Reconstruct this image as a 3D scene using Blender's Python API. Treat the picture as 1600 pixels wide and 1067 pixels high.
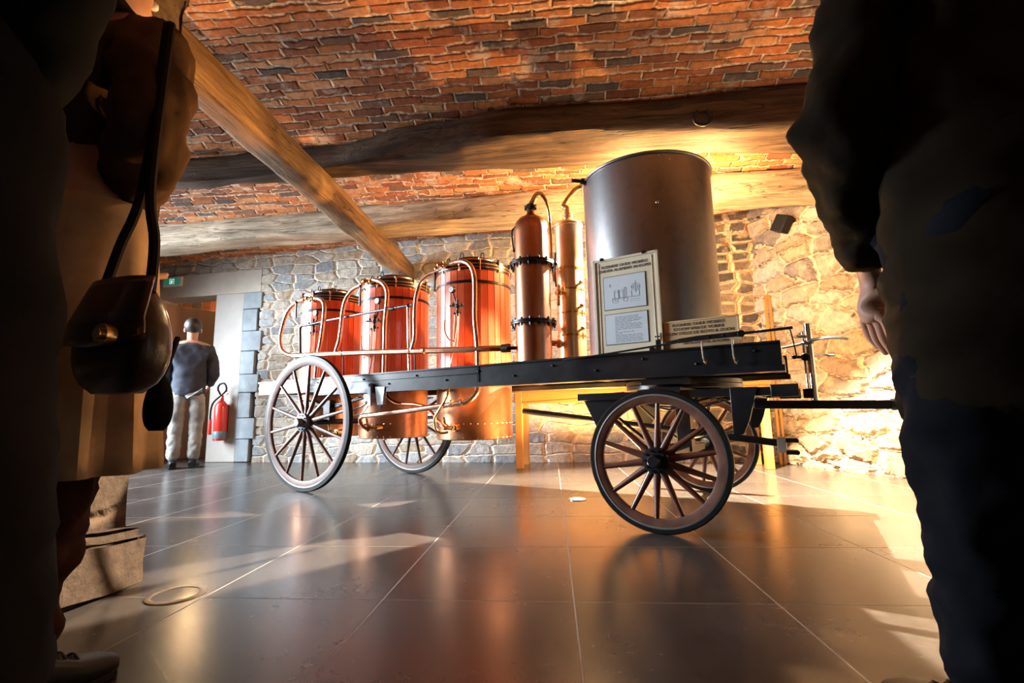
import bpy, bmesh, math, random
from mathutils import Vector, Matrix, noise
random.seed(7)
PI = math.pi
for o in list(bpy.data.objects): bpy.data.objects.remove(o)
sc = bpy.context.scene
C = sc.collection

# ------------------------------------------------------------------ camera
F, YAW, PITCH, ROLL = 749.65, -.0792387, .14463, -.0197929
CAM = Vector((0, 0, .58))
_f = Vector((math.sin(YAW)*math.cos(PITCH), math.cos(YAW)*math.cos(PITCH), math.sin(PITCH)))
_r0 = Vector((math.cos(YAW), -math.sin(YAW), 0)); _u0 = _r0.cross(_f)
_r = _r0*math.cos(ROLL)+_u0*math.sin(ROLL); _u = -_r0*math.sin(ROLL)+_u0*math.cos(ROLL)
cd = bpy.data.cameras.new('camera'); cam = bpy.data.objects.new('camera', cd); C.objects.link(cam)
cd.sensor_width = 36; cd.lens = F/1600*36; cd.clip_start = .02
M4 = Matrix((_r, _u, -_f)).transposed().to_4x4(); M4.translation = CAM
cam.matrix_world = M4
sc.camera = cam

# ------------------------------------------------------------------ world, exposure
sc.view_settings.view_transform = 'Standard'; sc.view_settings.look = 'None'
sc.view_settings.gamma = 1; sc.view_settings.use_curve_mapping = False
sc.view_settings.exposure = 0.0
w = bpy.data.worlds.new('world'); sc.world = w; w.use_nodes = True
bg = w.node_tree.nodes['Background']; bg.inputs[0].default_value = (.62, .78, 1, 1); bg.inputs[1].default_value = .6

def light(name, kind, loc, power, color, aim=None, **k):
    d = bpy.data.lights.new(name, kind); d.energy = power; d.color = color
    for a, v in k.items(): setattr(d, a, v)
    o = bpy.data.objects.new(name, d); C.objects.link(o); o.location = loc
    if aim is not None:
        o.rotation_euler = (Vector(aim)-Vector(loc)).to_track_quat('-Z', 'Y').to_euler()
    return o
WARM = (1, .50, .15); WARM2 = (1, .66, .34); DAY = (.80, .90, 1)
# halogen lamp behind the cooling tank: throws the wagon's shadow forward over the floor
light('halogen_lamp', 'POINT', (.70, 3.72, 2.18), 150, (1, .54, .20), shadow_soft_size=.012)
light('halogen_lamp', 'POINT', (1.30, 3.80, 2.18), 200, (1, .54, .20), shadow_soft_size=.02)  # second point added to make up the wall light, the first being lowered
light('halogen_beam', 'SPOT', (1.13, 3.64, 2.28), 4700, (1, .78, .54), (1.35, 2.75, 0), spot_size=math.radians(118), spot_blend=.2, shadow_soft_size=.008)
light('gap_beam', 'SPOT', (.70, 3.70, 2.20), 3800, (1, .78, .58), (-.95, 2.05, 0), spot_size=math.radians(50), spot_blend=.3, shadow_soft_size=.008)
light('visitor_fill', 'SPOT', (.1, 3.0, 2.36), 150, (1, .60, .28), (-1.02, .98, .72), spot_size=math.radians(24), spot_blend=.8, shadow_soft_size=.05)  # added fill without a fixture, warms the bag carrier's coat
# recessed floor uplighters
light('floor_uplight', 'SPOT', (.15, 3.29, .03), 700, WARM, (.12, 2.75, 2.6), spot_size=math.radians(135), spot_blend=.6, shadow_soft_size=.04)
light('wall_uplight', 'SPOT', (.35, 4.75, .05), 430, WARM, (.35, 4.9, 2.6), spot_size=math.radians(150), spot_blend=.5, shadow_soft_size=.05)
light('corner_uplight', 'SPOT', (1.9, 4.35, .05), 90, WARM2, (2.3, 4.6, 2.4), spot_size=math.radians(150), spot_blend=.5, shadow_soft_size=.05)
# daylight through the window in the left wall
light('window_daylight', 'AREA', (-6.1, 3.7, 1.75), 500, DAY, (-1, 4.7, .0), shape='RECTANGLE', size=2.4, size_y=1.9, spread=math.radians(100))
light('passage_lamp', 'POINT', (-5.6, 7.4, 2.45), 90, WARM2, shadow_soft_size=.1)

# ------------------------------------------------------------------ frames and measuring helpers
A27 = math.radians(-26.7)
WO = Vector((-1.57, 4.16, 0)); WU = Vector((math.cos(A27), math.sin(A27), 0)); WV = Vector((-math.sin(A27), math.cos(A27), 0))
def ray(px, py): return _f + _r*(px-800)/F - _u*(py-533.5)/F
def K(px, py, v):            # wagon frame (u along, v across, z): the measured point on the upright plane v
    d = ray(px, py); t = (v+(WO-CAM).dot(WV))/d.dot(WV); P = CAM+d*t; q = P-WO
    return Vector((q.dot(WU), v, P.z))
def PY(px, py, Y):
    d = ray(px, py); return CAM+d*(Y/d.y)
def PZ(px, py, z):
    d = ray(px, py); return CAM+d*((z-.58)/d.z)

# ------------------------------------------------------------------ mesh builder
class MB:
    def __init__(s): s.v = []; s.f = []; s.sm = []; s.mi = []
    def add(s, vs, fs, smooth=False, mi=0):
        b = len(s.v); s.v += [Vector(p) for p in vs]
        for f in fs: s.f.append([b+i for i in f]); s.sm.append(smooth); s.mi.append(mi)
    def box(s, a, b, M=None, mi=0):
        x0, y0, z0 = a; x1, y1, z1 = b
        vs = [Vector(p) for p in ((x0,y0,z0),(x1,y0,z0),(x1,y1,z0),(x0,y1,z0),(x0,y0,z1),(x1,y0,z1),(x1,y1,z1),(x0,y1,z1))]
        if M: vs = [M@p for p in vs]
        s.add(vs, [(0,3,2,1),(4,5,6,7),(0,1,5,4),(1,2,6,5),(2,3,7,6),(3,0,4,7)], mi=mi)
        return s
    def bar(s, p, q, wx, wy, up=(0,0,1), mi=0):   # rectangular bar from p to q
        p, q = Vector(p), Vector(q); d = (q-p).normalized(); x = d.cross(Vector(up)).normalized(); y = x.cross(d)
        vs = []
        for c in (p, q):
            for a, b in ((-1,-1),(1,-1),(1,1),(-1,1)): vs.append(c+x*a*wx/2+y*b*wy/2)
        s.add(vs, [(0,1,2,3),(7,6,5,4),(0,4,5,1),(1,5,6,2),(2,6,7,3),(3,7,4,0)], mi=mi); return s
    def cyl(s, p, q, r0, r1=None, n=20, caps=True, mi=0):
        r1 = r0 if r1 is None else r1
        p, q = Vector(p), Vector(q); d = (q-p).normalized()
        x = d.orthogonal().normalized(); y = d.cross(x)
        vs = [p+(x*math.cos(2*PI*i/n)+y*math.sin(2*PI*i/n))*r0 for i in range(n)]+[q+(x*math.cos(2*PI*i/n)+y*math.sin(2*PI*i/n))*r1 for i in range(n)]
        s.add(vs, [(i,(i+1)%n,n+(i+1)%n,n+i) for i in range(n)], True, mi)
        if caps: s.add(vs[:n], [tuple(range(n-1,-1,-1))], mi=mi); s.add(vs[n:], [tuple(range(n))], mi=mi)
        return s
    def tube(s, pts, r, n=12, sub=6, mi=0, closed=False):
        P = [Vector(p) for p in pts]; R = r if isinstance(r, (list, tuple)) else [r]*len(P)
        if sub > 1 and (len(P) > 2):
            Q = []; RR = []
            m = len(P); rng = m if closed else m-1
            for i in range(rng):
                if closed: a, b, c, d = P[(i-1)%m], P[i], P[(i+1)%m], P[(i+2)%m]
                else: a, b, c, d = P[max(i-1,0)], P[i], P[i+1], P[min(i+2,m-1)]
                for k in range(sub):
                    t = k/sub
                    Q.append(.5*((2*b)+(c-a)*t+(2*a-5*b+4*c-d)*t*t+(-a+3*b-3*c+d)*t**3)); RR.append(R[i]*(1-t)+R[(i+1)%m]*t)
            if not closed: Q.append(P[-1]); RR.append(R[-1])
            P, R = Q, RR
        m = len(P); vs = []; x = None
        for i in range(m):
            if closed: d = (P[(i+1)%m]-P[i-1]).normalized()
            else: d = (P[min(i+1,m-1)]-P[max(i-1,0)]).normalized()
            if x is None: x = d.orthogonal().normalized()
            x = (x-d*x.dot(d)).normalized(); y = d.cross(x)
            vs += [P[i]+(x*math.cos(2*PI*k/n)+y*math.sin(2*PI*k/n))*R[i] for k in range(n)]
        fs = []
        for i in range(m if closed else m-1):
            j = (i+1)%m
            for k in range(n): fs.append((i*n+k, i*n+(k+1)%n, j*n+(k+1)%n, j*n+k))
        s.add(vs, fs, True, mi)
        if not closed:
            s.add(vs[:n], [tuple(range(n-1,-1,-1))], mi=mi); s.add(vs[-n:], [tuple(range(n))], mi=mi)
        return s
    def lathe(s, prof, c=(0,0,0), ax='z', n=48, mi=0, smooth=True, caps=False):
        c = Vector(c); vs = []; m = len(prof)
        for r, h in prof:
            for k in range(n):
                a = 2*PI*k/n; ca, sa = r*math.cos(a), r*math.sin(a)
                vs.append(c+Vector((ca, sa, h) if ax == 'z' else ((sa, h, ca) if ax == 'y' else (h, ca, sa))))
        fs = [(i*n+k, i*n+(k+1)%n, (i+1)*n+(k+1)%n, (i+1)*n+k) for i in range(m-1) for k in range(n)]
        s.add(vs, fs, smooth, mi)
        if caps:
            s.add(vs[:n], [tuple(range(n-1,-1,-1))], mi=mi); s.add(vs[-n:], [tuple(range(n))], mi=mi)
        return s
    def ring(s, R, h0, h1, t, c=(0,0,0), n=64, ax='z', mi=0):   # band of radial thickness t standing out from radius R
        return s.lathe([(R-t,h0),(R,h0)], c, ax, n, mi).lathe([(R,h0),(R,h1)], c, ax, n, mi).lathe([(R,h1),(R-t,h1)], c, ax, n, mi).lathe([(R-t,h1),(R-t,h0)], c, ax, n, mi)
    def prism(s, pts, d, mi=0):   # polygon points (3D) extruded by vector d
        P = [Vector(p) for p in pts]; n = len(P); d = Vector(d)
        s.add(P+[p+d for p in P], [tuple(range(n-1,-1,-1)), tuple(range(n,2*n))]+[(i,(i+1)%n,n+(i+1)%n,n+i) for i in range(n)], mi=mi); return s
    def ball(s, c, r, n=14, m=9, mi=0):
        if not isinstance(r, (tuple, list)): r = (r, r, r)
        c = Vector(c); vs = []; 
        for i in range(m+1):
            a = PI*i/m
            for k in range(n):
                b = 2*PI*k/n; vs.append(c+Vector((r[0]*math.sin(a)*math.cos(b), r[1]*math.sin(a)*math.sin(b), r[2]*math.cos(a))))
        s.add(vs, [(i*n+k,(i+1)*n+k,(i+1)*n+(k+1)%n,i*n+(k+1)%n) for i in range(m) for k in range(n)], True, mi); return s
    def build(s, name, mat, parent=None, bevel=0, fix=True):
        me = bpy.data.meshes.new(name); me.from_pydata(s.v, [], s.f)
        for p, sm, mi in zip(me.polygons, s.sm, s.mi): p.use_smooth = sm; p.material_index = mi
        for m in (mat if isinstance(mat, (list, tuple)) else [mat]): me.materials.append(m)
        if fix:
            bm = bmesh.new(); bm.from_mesh(me); bmesh.ops.remove_doubles(bm, verts=bm.verts, dist=1e-6)
            bmesh.ops.recalc_face_normals(bm, faces=bm.faces); bm.to_mesh(me); bm.free()
            # keep creases of turned parts crisp
            me.set_sharp_from_angle(angle=math.radians(38))
        o = bpy.data.objects.new(name, me); C.objects.link(o); o.parent = parent
        if bevel:
            b = o.modifiers.new('bevel', 'BEVEL'); b.width = bevel; b.segments = 2; b.limit_method = 'ANGLE'
        return o

def tag(o, label=None, cat=None, group=None, kind=None):
    if label: o['label'] = label
    if cat: o['category'] = cat
    if group: o['group'] = group
    if kind: o['kind'] = kind
    return o
def empty(name, loc=(0,0,0), rz=0, parent=None):
    o = bpy.data.objects.new(name, None); C.objects.link(o); o.location = loc; o.rotation_euler = (0,0,rz); o.parent = parent
    o.empty_display_size = .1; return o
def wagon_empty(name, u=0, v=0, z=0):      # a thing riding on the wagon; its local axes are the wagon's
    return empty(name, WO+WU*u+WV*v+Vector((0,0,z)), A27)
def copy_tree(o, parent=None):
    c = o.copy(); C.objects.link(c); c.parent = parent
    for ch in list(o.children): copy_tree(ch, c)
    return c

# ------------------------------------------------------------------ materials
class NT:
    def __init__(s, name):
        s.m = bpy.data.materials.new(name); s.m.use_nodes = True; s.t = s.m.node_tree
        s.b = s.t.nodes['Principled BSDF']; s.out = s.t.nodes['Material Output']
    def n(s, typ, ins=None, **k):
        x = s.t.nodes.new('ShaderNode'+typ)
        for a, v in k.items(): setattr(x, a, v)
        for a, v in (ins or {}).items():
            if isinstance(v, bpy.types.NodeSocket): s.t.links.new(v, x.inputs[a])
            else: x.inputs[a].default_value = v
        return x
    def math(s, op, a, b=None, c=None):
        x = s.t.nodes.new('ShaderNodeMath'); x.operation = op
        for i, v in enumerate((a, b, c)):
            if v is None: continue
            if isinstance(v, bpy.types.NodeSocket): s.t.links.new(v, x.inputs[i])
            else: x.inputs[i].default_value = v
        return x.outputs[0]
    def mix(s, fac, a, b, mode='MIX'):
        x = s.t.nodes.new('ShaderNodeMix'); x.data_type = 'RGBA'; x.blend_type = mode
        for i, v in ((0, fac), (6, a), (7, b)):
            if isinstance(v, bpy.types.NodeSocket): s.t.links.new(v, x.inputs[i])
            else: x.inputs[i].default_value = v if i == 0 or len(v) == 4 else (*v, 1)
        return x.outputs[2]
    def ramp(s, fac, stops, interp='LINEAR'):
        x = s.t.nodes.new('ShaderNodeValToRGB'); s.t.links.new(fac, x.inputs[0]); e = x.color_ramp.elements; x.color_ramp.interpolation = interp
        e[0].position = stops[0][0]; e[0].color = (*stops[0][1], 1)
        e[1].position = stops[-1][0]; e[1].color = (*stops[-1][1], 1)
        for p, c in stops[1:-1]: q = e.new(p); q.color = (*c, 1)
        return x.outputs[0]
    def obj(s): return s.n('TexCoord').outputs['Object']
    def noise(s, vec, scale, detail=4, rough=.55, dist=0):
        return s.n('TexNoise', {'Vector': vec, 'Scale': scale, 'Detail': detail, 'Roughness': rough, 'Distortion': dist}).outputs[0]
    def scale(s, vec, sx, sy, sz): return s.n('Mapping', {'Vector': vec, 'Scale': (sx, sy, sz)}).outputs[0]
    def set(s, **k):
        for a, v in k.items():
            i = s.b.inputs[a.replace('_', ' ')]
            if isinstance(v, bpy.types.NodeSocket): s.t.links.new(v, i)
            elif isinstance(v, tuple) and len(v) == 3: i.default_value = (*v, 1)
            else: i.default_value = v
        return s
    def bump(s, h, strength=.3, dist=.01):
        x = s.n('Bump', {'Height': h, 'Strength': strength, 'Distance': dist}); s.t.links.new(x.outputs[0], s.b.inputs['Normal'])
    def disp(s, h, scale, mid=.5):
        x = s.n('Displacement', {'Height': h, 'Scale': scale, 'Midlevel': mid}); s.t.links.new(x.outputs[0], s.out.inputs['Displacement'])
        s.m.displacement_method = 'BOTH'

def simple(name, col, rough=.5, metal=0, var=.15, nscale=8, bump=0, coat=0, stretch=(1,1,1), rvar=.12, spec=.5):
    t = NT(name); v = t.scale(t.obj(), *stretch); n = t.noise(v, nscale, 5)
    d = tuple(c*(1-var*1.6) for c in col); l = tuple(min(1, c*(1+var)) for c in col)
    t.set(Base_Color=t.ramp(n, [(.3, d), (.7, l)]), Metallic=metal, Specular_IOR_Level=spec, Coat_Weight=coat, Coat_Roughness=.08,
          Roughness=t.math('ADD', t.math('MULTIPLY', n, rvar), rough-rvar/2))
    if bump: t.bump(t.noise(v, nscale*5, 4), bump, .004)
    return t.m

def m_floor():
    t = NT('slate_tiles'); p = t.obj(); s = t.n('SeparateXYZ', {'Vector': p}); T = .6
    def cell(x, o):
        q = t.math('DIVIDE', t.math('SUBTRACT', x, o), T); i = t.math('FLOOR', q); f = t.math('SUBTRACT', q, i)
        return i, t.math('MULTIPLY', t.math('MINIMUM', f, t.math('SUBTRACT', 1, f)), T)
    ix, dx = cell(s.outputs[0], -.5507); iy, dy = cell(s.outputs[1], 2.776)
    d = t.math('MINIMUM', dx, dy)
    g = t.n('MapRange', {'Value': d, 'From Min': .0014, 'From Max': .0026, 'To Min': 1, 'To Max': 0}).outputs[0]
    gx = t.n('MapRange', {'Value': dx, 'From Min': .0014, 'From Max': .0030, 'To Min': 1, 'To Max': 0}).outputs[0]
    wn = t.n('TexWhiteNoise', {'Vector': t.n('CombineXYZ', {'X': ix, 'Y': iy}).outputs[0]}, noise_dimensions='2D').outputs[0]
    n1 = t.noise(p, 2.2, 6, .6); n2 = t.noise(p, 26, 5, .65); sp = t.noise(p, 90, 2)
    base = t.ramp(n1, [(.3, (.020, .018, .017)), (.7, (.044, .040, .037))])
    base = t.mix(t.math('MULTIPLY', wn, .5), base, (.065, .057, .052))
    base = t.mix(t.ramp(n2, [(.45, (0,0,0)), (.85, (.35,.35,.35))]), base, (.10, .09, .08))
    base = t.mix(t.ramp(sp, [(.74, (0,0,0)), (.79, (.6,.6,.6))]), base, (.16, .15, .14))
    col = t.mix(g, base, (.09, .08, .07)); col = t.mix(gx, col, (.34, .29, .25))
    r = t.math('ADD', t.math('MULTIPLY', n1, .14), t.math('ADD', t.math('MULTIPLY', n2, .10), .13))
    r = t.math('ADD', r, t.math('MULTIPLY', g, .4))
    t.set(Base_Color=col, Roughness=r, Specular_IOR_Level=.62)
    h = t.math('SUBTRACT', t.math('MULTIPLY', t.noise(p, 3, 3), .35), t.math('MULTIPLY', g, .5))
    t.bump(t.math('ADD', h, t.math('MULTIPLY', n2, .03)), .10, .006)
    return t.m

def m_stone(name, cols, mortar, sx=3.6, sz=6.5, rnd=.75, disp=.05, edge=.11, warp=.10, mortar_w=.05):
    t = NT(name); p = t.obj(); s = t.n('SeparateXYZ', {'Vector': p})
    nz = t.n('TexNoise', {'Vector': p, 'Scale': 2.6, 'Detail': 4}).outputs['Color']
    ns = t.n('SeparateXYZ', {'Vector': nz})
    nf = t.n('TexNoise', {'Vector': p, 'Scale': 14, 'Detail': 3}).outputs[0]
    x = t.math('ADD', t.math('MULTIPLY', s.outputs[0], sx), t.math('MULTIPLY', t.math('SUBTRACT', t.math('ADD', ns.outputs[0], t.math('MULTIPLY', nf, .35)), .67), warp*sx*1.6))
    z = t.math('ADD', t.math('MULTIPLY', s.outputs[2], sz), t.math('MULTIPLY', t.math('SUBTRACT', t.math('ADD', ns.outputs[1], t.math('MULTIPLY', nf, .35)), .67), warp*sz))
    v = t.n('CombineXYZ', {'X': x, 'Y': z}).outputs[0]
    e = t.n('TexVoronoi', {'Vector': v, 'Scale': 1, 'Randomness': rnd}, voronoi_dimensions='2D', feature='DISTANCE_TO_EDGE').outputs['Distance']
    c = t.n('TexVoronoi', {'Vector': v, 'Scale': 1, 'Randomness': rnd}, voronoi_dimensions='2D', feature='F1').outputs['Color']
    cs = t.n('SeparateXYZ', {'Vector': c}).outputs[0]
    k = len(cols); stone = t.ramp(cs, [((i+.01)/k, cc) for i, cc in enumerate(cols)], 'CONSTANT')
    fine = t.noise(p, 22, 8, .7); mid = t.noise(p, 7, 5, .6)
    stone = t.mix(.75, stone, t.ramp(fine, [(.25, (.35,.35,.35)), (.55, (.95,.95,.95)), (.75, (1.5,1.45,1.35))]), 'MULTIPLY')
    stone = t.mix(t.ramp(mid, [(.55, (0,0,0)), (.72, (.6,.6,.6))]), stone, tuple(m*.9 for m in mortar))
    fm = t.n('MapRange', {'Value': t.math('ADD', e, t.math('MULTIPLY', t.math('SUBTRACT', nf, .5), .08)), 'From Min': mortar_w*.7, 'From Max': mortar_w*1.5}).outputs[0]
    mcol = t.mix(.8, mortar, t.ramp(fine, [(.3, (.6,.6,.6)), (.6, (1.1,1.1,1.1))]), 'MULTIPLY')
    t.set(Base_Color=t.mix(fm, mcol, stone), Roughness=.9, Specular_IOR_Level=.2)
    h = t.n('MapRange', {'Value': e, 'From Min': .0, 'From Max': edge, 'To Min': 0, 'To Max': .62}, interpolation_type='SMOOTHSTEP').outputs[0]
    h = t.math('ADD', h, t.math('ADD', t.math('MULTIPLY', fine, .16), t.math('MULTIPLY', t.math('SUBTRACT', mid, .5), .7)))
    h = t.math('ADD', h, t.math('MULTIPLY', cs, .22))
    t.disp(h, disp, .5); return t.m

def m_brick(name, bw=.225, bh=.066, mort=.0065, disp=.02):
    t = NT(name); p = t.obj(); s0 = t.n('SeparateXYZ', {'Vector': p})
    nz = t.n('SeparateXYZ', {'Vector': t.n('TexNoise', {'Vector': p, 'Scale': 3.2, 'Detail': 3}).outputs['Color']})
    nw = t.n('SeparateXYZ', {'Vector': t.n('TexNoise', {'Vector': p, 'Scale': 22, 'Detail': 2}).outputs['Color']})
    x = t.math('ADD', s0.outputs[0], t.math('ADD', t.math('MULTIPLY', t.math('SUBTRACT', nz.outputs[0], .5), .05), t.math('MULTIPLY', t.math('SUBTRACT', nw.outputs[0], .5), .012)))
    y = t.math('ADD', s0.outputs[1], t.math('ADD', t.math('MULTIPLY', t.math('SUBTRACT', nz.outputs[1], .5), .05), t.math('MULTIPLY', t.math('SUBTRACT', nw.outputs[1], .5), .009)))
    ry = t.math('DIVIDE', y, bh); row = t.math('FLOOR', ry); fy = t.math('SUBTRACT', ry, row)
    rw = t.n('TexWhiteNoise', {'W': row}, noise_dimensions='1D').outputs[0]
    rx = t.math('ADD', t.math('DIVIDE', x, bw), t.math('ADD', t.math('MULTIPLY', t.math('MODULO', t.math('ABSOLUTE', row), 2), .5), t.math('MULTIPLY', rw, .35)))
    ix = t.math('FLOOR', rx); fx = t.math('SUBTRACT', rx, ix)
    dx = t.math('MULTIPLY', t.math('MINIMUM', fx, t.math('SUBTRACT', 1, fx)), bw)
    dy = t.math('MULTIPLY', t.math('MINIMUM', fy, t.math('SUBTRACT', 1, fy)), bh)
    d = t.math('MINIMUM', dx, dy)
    wn = t.n('TexWhiteNoise', {'Vector': t.n('CombineXYZ', {'X': ix, 'Y': row}).outputs[0]}, noise_dimensions='2D')
    r1 = wn.outputs[0]
    r2 = t.n('SeparateXYZ', {'Vector': wn.outputs[1]}).outputs[1]
    fine = t.noise(p, 30, 8, .7); big = t.noise(p, 1.6, 4)
    brick = t.ramp(r1, [(.0, (.40,.125,.042)), (.16, (.30,.095,.036)), (.32, (.50,.19,.065)), (.48, (.22,.080,.038)), (.60, (.44,.155,.050)), (.74, (.53,.25,.11)), (.84, (.19,.10,.060)), (.93, (.12,.085,.065))], 'CONSTANT')
    brick = t.mix(.85, brick, t.ramp(fine, [(.25, (.4,.4,.4)), (.55, (1,1,1)), (.8, (1.5,1.5,1.5))]), 'MULTIPLY')
    lime = t.ramp(t.math('ADD', t.math('MULTIPLY', t.noise(p, 5, 6, .65), .8), t.math('MULTIPLY', big, .3)), [(.62, (0,0,0)), (.70, (.75,.75,.75))])
    brick = t.mix(lime, brick, (.52, .42, .33))
    soot = t.ramp(t.noise(p, 1.1, 5, .6), [(.3, (.45,.43,.42)), (.55, (1,1,1))])
    brick = t.mix(.7, brick, soot, 'MULTIPLY')
    mw = t.math('ADD', mort*.55, t.math('MULTIPLY', fine, mort*.5))
    fm = t.math('GREATER_THAN', d, mw)
    mortc = t.ramp(fine, [(.35, (.13,.085,.055)), (.62, (.60,.48,.35))])
    t.set(Base_Color=t.mix(fm, mortc, brick), Roughness=.88, Specular_IOR_Level=.25)
    h = t.n('MapRange', {'Value': d, 'From Min': mort*.4, 'From Max': mort*2.2}, interpolation_type='SMOOTHSTEP').outputs[0]
    h = t.math('ADD', t.math('MULTIPLY', h, .6), t.math('ADD', t.math('MULTIPLY', r2, .55), t.math('MULTIPLY', fine, .3)))
    t.disp(h, disp, .6); return t.m

def m_timber(name, c0, c1, c2, axis=0, scale=1.0, bumpk=.6):
    t = NT(name); p = t.obj()
    st = [6.5, 6.5, 6.5]; st[axis] = .55
    v = t.scale(p, *[k*scale for k in st])
    g = t.noise(v, 2.2, 8, .65, .6); g2 = t.noise(v, 9, 6, .7); b = t.noise(p, 1.4, 4)
    col = t.ramp(g, [(.28, c0), (.5, c1), (.72, c2)])
    col = t.mix(.7, col, t.ramp(g2, [(.3, (.45,.42,.4)), (.6, (1.1,1.1,1.1))]), 'MULTIPLY')
    col = t.mix(.6, col, t.ramp(b, [(.3, (.5,.48,.46)), (.6, (1.15,1.12,1.08))]), 'MULTIPLY')
    # long drying cracks
    cv = list(st); cv[axis] = .35
    ck = t.ramp(t.noise(t.scale(p, *cv), 1.5, 3, .5, 1.2), [(.488, (1,1,1)), (.5, (.12,.1,.09)), (.512, (1,1,1))])
    col = t.mix(.8, col, ck, 'MULTIPLY')
    t.set(Base_Color=col, Roughness=.72, Specular_IOR_Level=.3)
    t.bump(t.math('ADD', t.math('ADD', g, t.math('MULTIPLY', g2, .5)), t.math('MULTIPLY', t.n('SeparateXYZ', {'Vector': ck}).outputs[0], .5)), bumpk, .02)
    return t.m

def m_metal(name, lo, hi, rough=.25, stretch=(1,1,.15), tarn=None, rv=.18, bump=.05):
    t = NT(name); p = t.obj(); v = t.scale(p, *stretch)
    n = t.noise(v, 7, 6, .6); f = t.noise(p, 18, 5, .6)
    col = t.ramp(n, [(.3, lo), (.7, hi)])
    if tarn: col = t.mix(t.ramp(f, [(.52, (0,0,0)), (.75, (.8,.8,.8))]), col, tarn)
    t.set(Base_Color=col, Metallic=1, Roughness=t.math('ADD', t.math('MULTIPLY', f, rv), rough-rv*.5))
    t.bump(t.math('ADD', t.math('MULTIPLY', f, .5), n), bump, .02); return t.m

def m_stave():
    t = NT('red_staves'); p = t.obj(); v = t.scale(p, 1, 1, .06); n = t.noise(v, 22, 5, .6); b = t.noise(p, 3, 4)
    col = t.ramp(n, [(.3, (.52,.070,.020)), (.7, (.78,.145,.045))])
    col = t.mix(.5, col, t.ramp(b, [(.3, (.7,.66,.62)), (.65, (1.1,1.08,1.05))]), 'MULTIPLY')
    t.set(Base_Color=col, Roughness=t.math('ADD', t.math('MULTIPLY', n, .2), .24), Coat_Weight=.3, Coat_Roughness=.16)
    t.bump(n, .12, .004); return t.m

def m_emit(name, col, s):
    t = NT(name); t.set(Base_Color=col, Emission_Color=(*col, 1), Emission_Strength=s); return t.m

FLOOR = m_floor()
STONE_B = m_stone('grey_rubble', [(.34,.33,.31),(.25,.26,.26),(.33,.30,.25),(.20,.21,.22),(.40,.37,.31),(.29,.24,.18),(.29,.31,.32)], (.60,.55,.46), 3.3, 8.4, .5, mortar_w=.065, warp=.07)
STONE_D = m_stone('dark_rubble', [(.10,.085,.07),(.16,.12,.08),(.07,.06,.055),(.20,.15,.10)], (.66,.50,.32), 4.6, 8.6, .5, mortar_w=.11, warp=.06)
STONE_R = m_stone('tan_rubble', [(.34,.27,.19),(.22,.18,.14),(.38,.33,.26),(.27,.20,.13),(.17,.15,.13),(.33,.25,.16)], (.58,.44,.28), 2.6, 5.6, .85, disp=.09, warp=.2, mortar_w=.03, edge=.18)
STONE_P = m_stone('pillar_stone', [(.085,.055,.032),(.06,.042,.028),(.10,.066,.038)], (.10,.068,.042), 2.2, 3.2, .5, disp=.03)
BRICK = m_brick('vault_brick', disp=.028)
BRICKW = m_brick('wall_brick', .2, .06, .006, .012)
DIM = simple('dimmed_plaster', (.05,.04,.035), .9, 0, .12, 3)  # plaster darkened so the unseen room behind the camera returns little light
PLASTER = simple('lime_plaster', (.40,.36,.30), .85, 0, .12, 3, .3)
JAMB = simple('pale_jamb_stone', (.30,.275,.245), .6, 0, .12, 2.5, .15)
ASHLAR = simple('blue_grey_ashlar', (.20,.235,.26), .75, 0, .2, 6, .3)
T_GREY = m_timber('silvered_oak', (.14,.11,.075), (.34,.27,.185), (.50,.42,.31), 0)
T_BROWN = m_timber('brown_oak', (.07,.042,.022), (.26,.155,.075), (.42,.27,.14), 0)
T_DARK = m_timber('smoked_oak', (.014,.009,.006), (.075,.044,.022), (.17,.105,.054), 0)
T_GIRD = m_timber('tan_oak', (.07,.04,.02), (.20,.12,.058), (.30,.195,.105), 1, 1.2)
DOORWOOD = simple('brown_door_wood', (.36,.19,.11), .45, 0, .15, 4, .1, stretch=(1,1,.1))
OCHRE = simple('ochre_wood', (.40,.19,.045), .5, 0, .12, 6, .1, stretch=(.2,1,1))
SPOKE = simple('varnished_spoke_wood', (.10,.030,.015), .36, 0, .3, 14, .05, coat=.15, stretch=(1,1,.4))
BLACK = simple('black_gloss_paint', (.010,.011,.013), .30, 0, .3, 6, .06, coat=.05, spec=.35)
BLACKR = simple('black_rubber', (.010,.010,.011), .45, 0, .2, 12, .05, spec=.12)
FELLOE = simple('dull_varnished_felloe', (.11,.045,.026), .5, 0, .25, 14, .05, spec=.25)
IRON = simple('black_iron', (.022,.021,.021), .38, .6, .3, 14, .2)
STAVE = m_stave()
COPPER = m_metal('copper', (.62,.27,.14), (.82,.40,.23), .34, tarn=(.50,.21,.11), rv=.1, bump=.02)
COPPERP = m_metal('copper_pipe', (.78,.40,.25), (.95,.56,.38), .24, tarn=(.7,.36,.22), rv=.1, bump=.02)
COPPERD = m_metal('aged_copper', (.44,.19,.10), (.60,.27,.15), .33, tarn=(.36,.15,.09), rv=.1, bump=.02)
BRASS = m_metal('brass', (.72,.46,.18), (.88,.62,.30), .24, tarn=(.5,.28,.1))
TINNED = m_metal('pale_brass', (.74,.53,.30), (.86,.66,.42), .33, tarn=(.66,.46,.25), rv=.1, bump=.02)
STEEL = m_metal('zinc_sheet', (.24,.24,.25), (.31,.31,.31), .36, tarn=(.21,.20,.20), bump=.015, rv=.08)
CHROME = m_metal('polished_steel', (.66,.64,.60), (.8,.78,.74), .16)
WORN = simple('worn_grey_metal', (.28,.28,.22), .3, .8, .2)
DIAL = simple('white_dial', (.8,.8,.76), .3, 0, .03)
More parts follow.
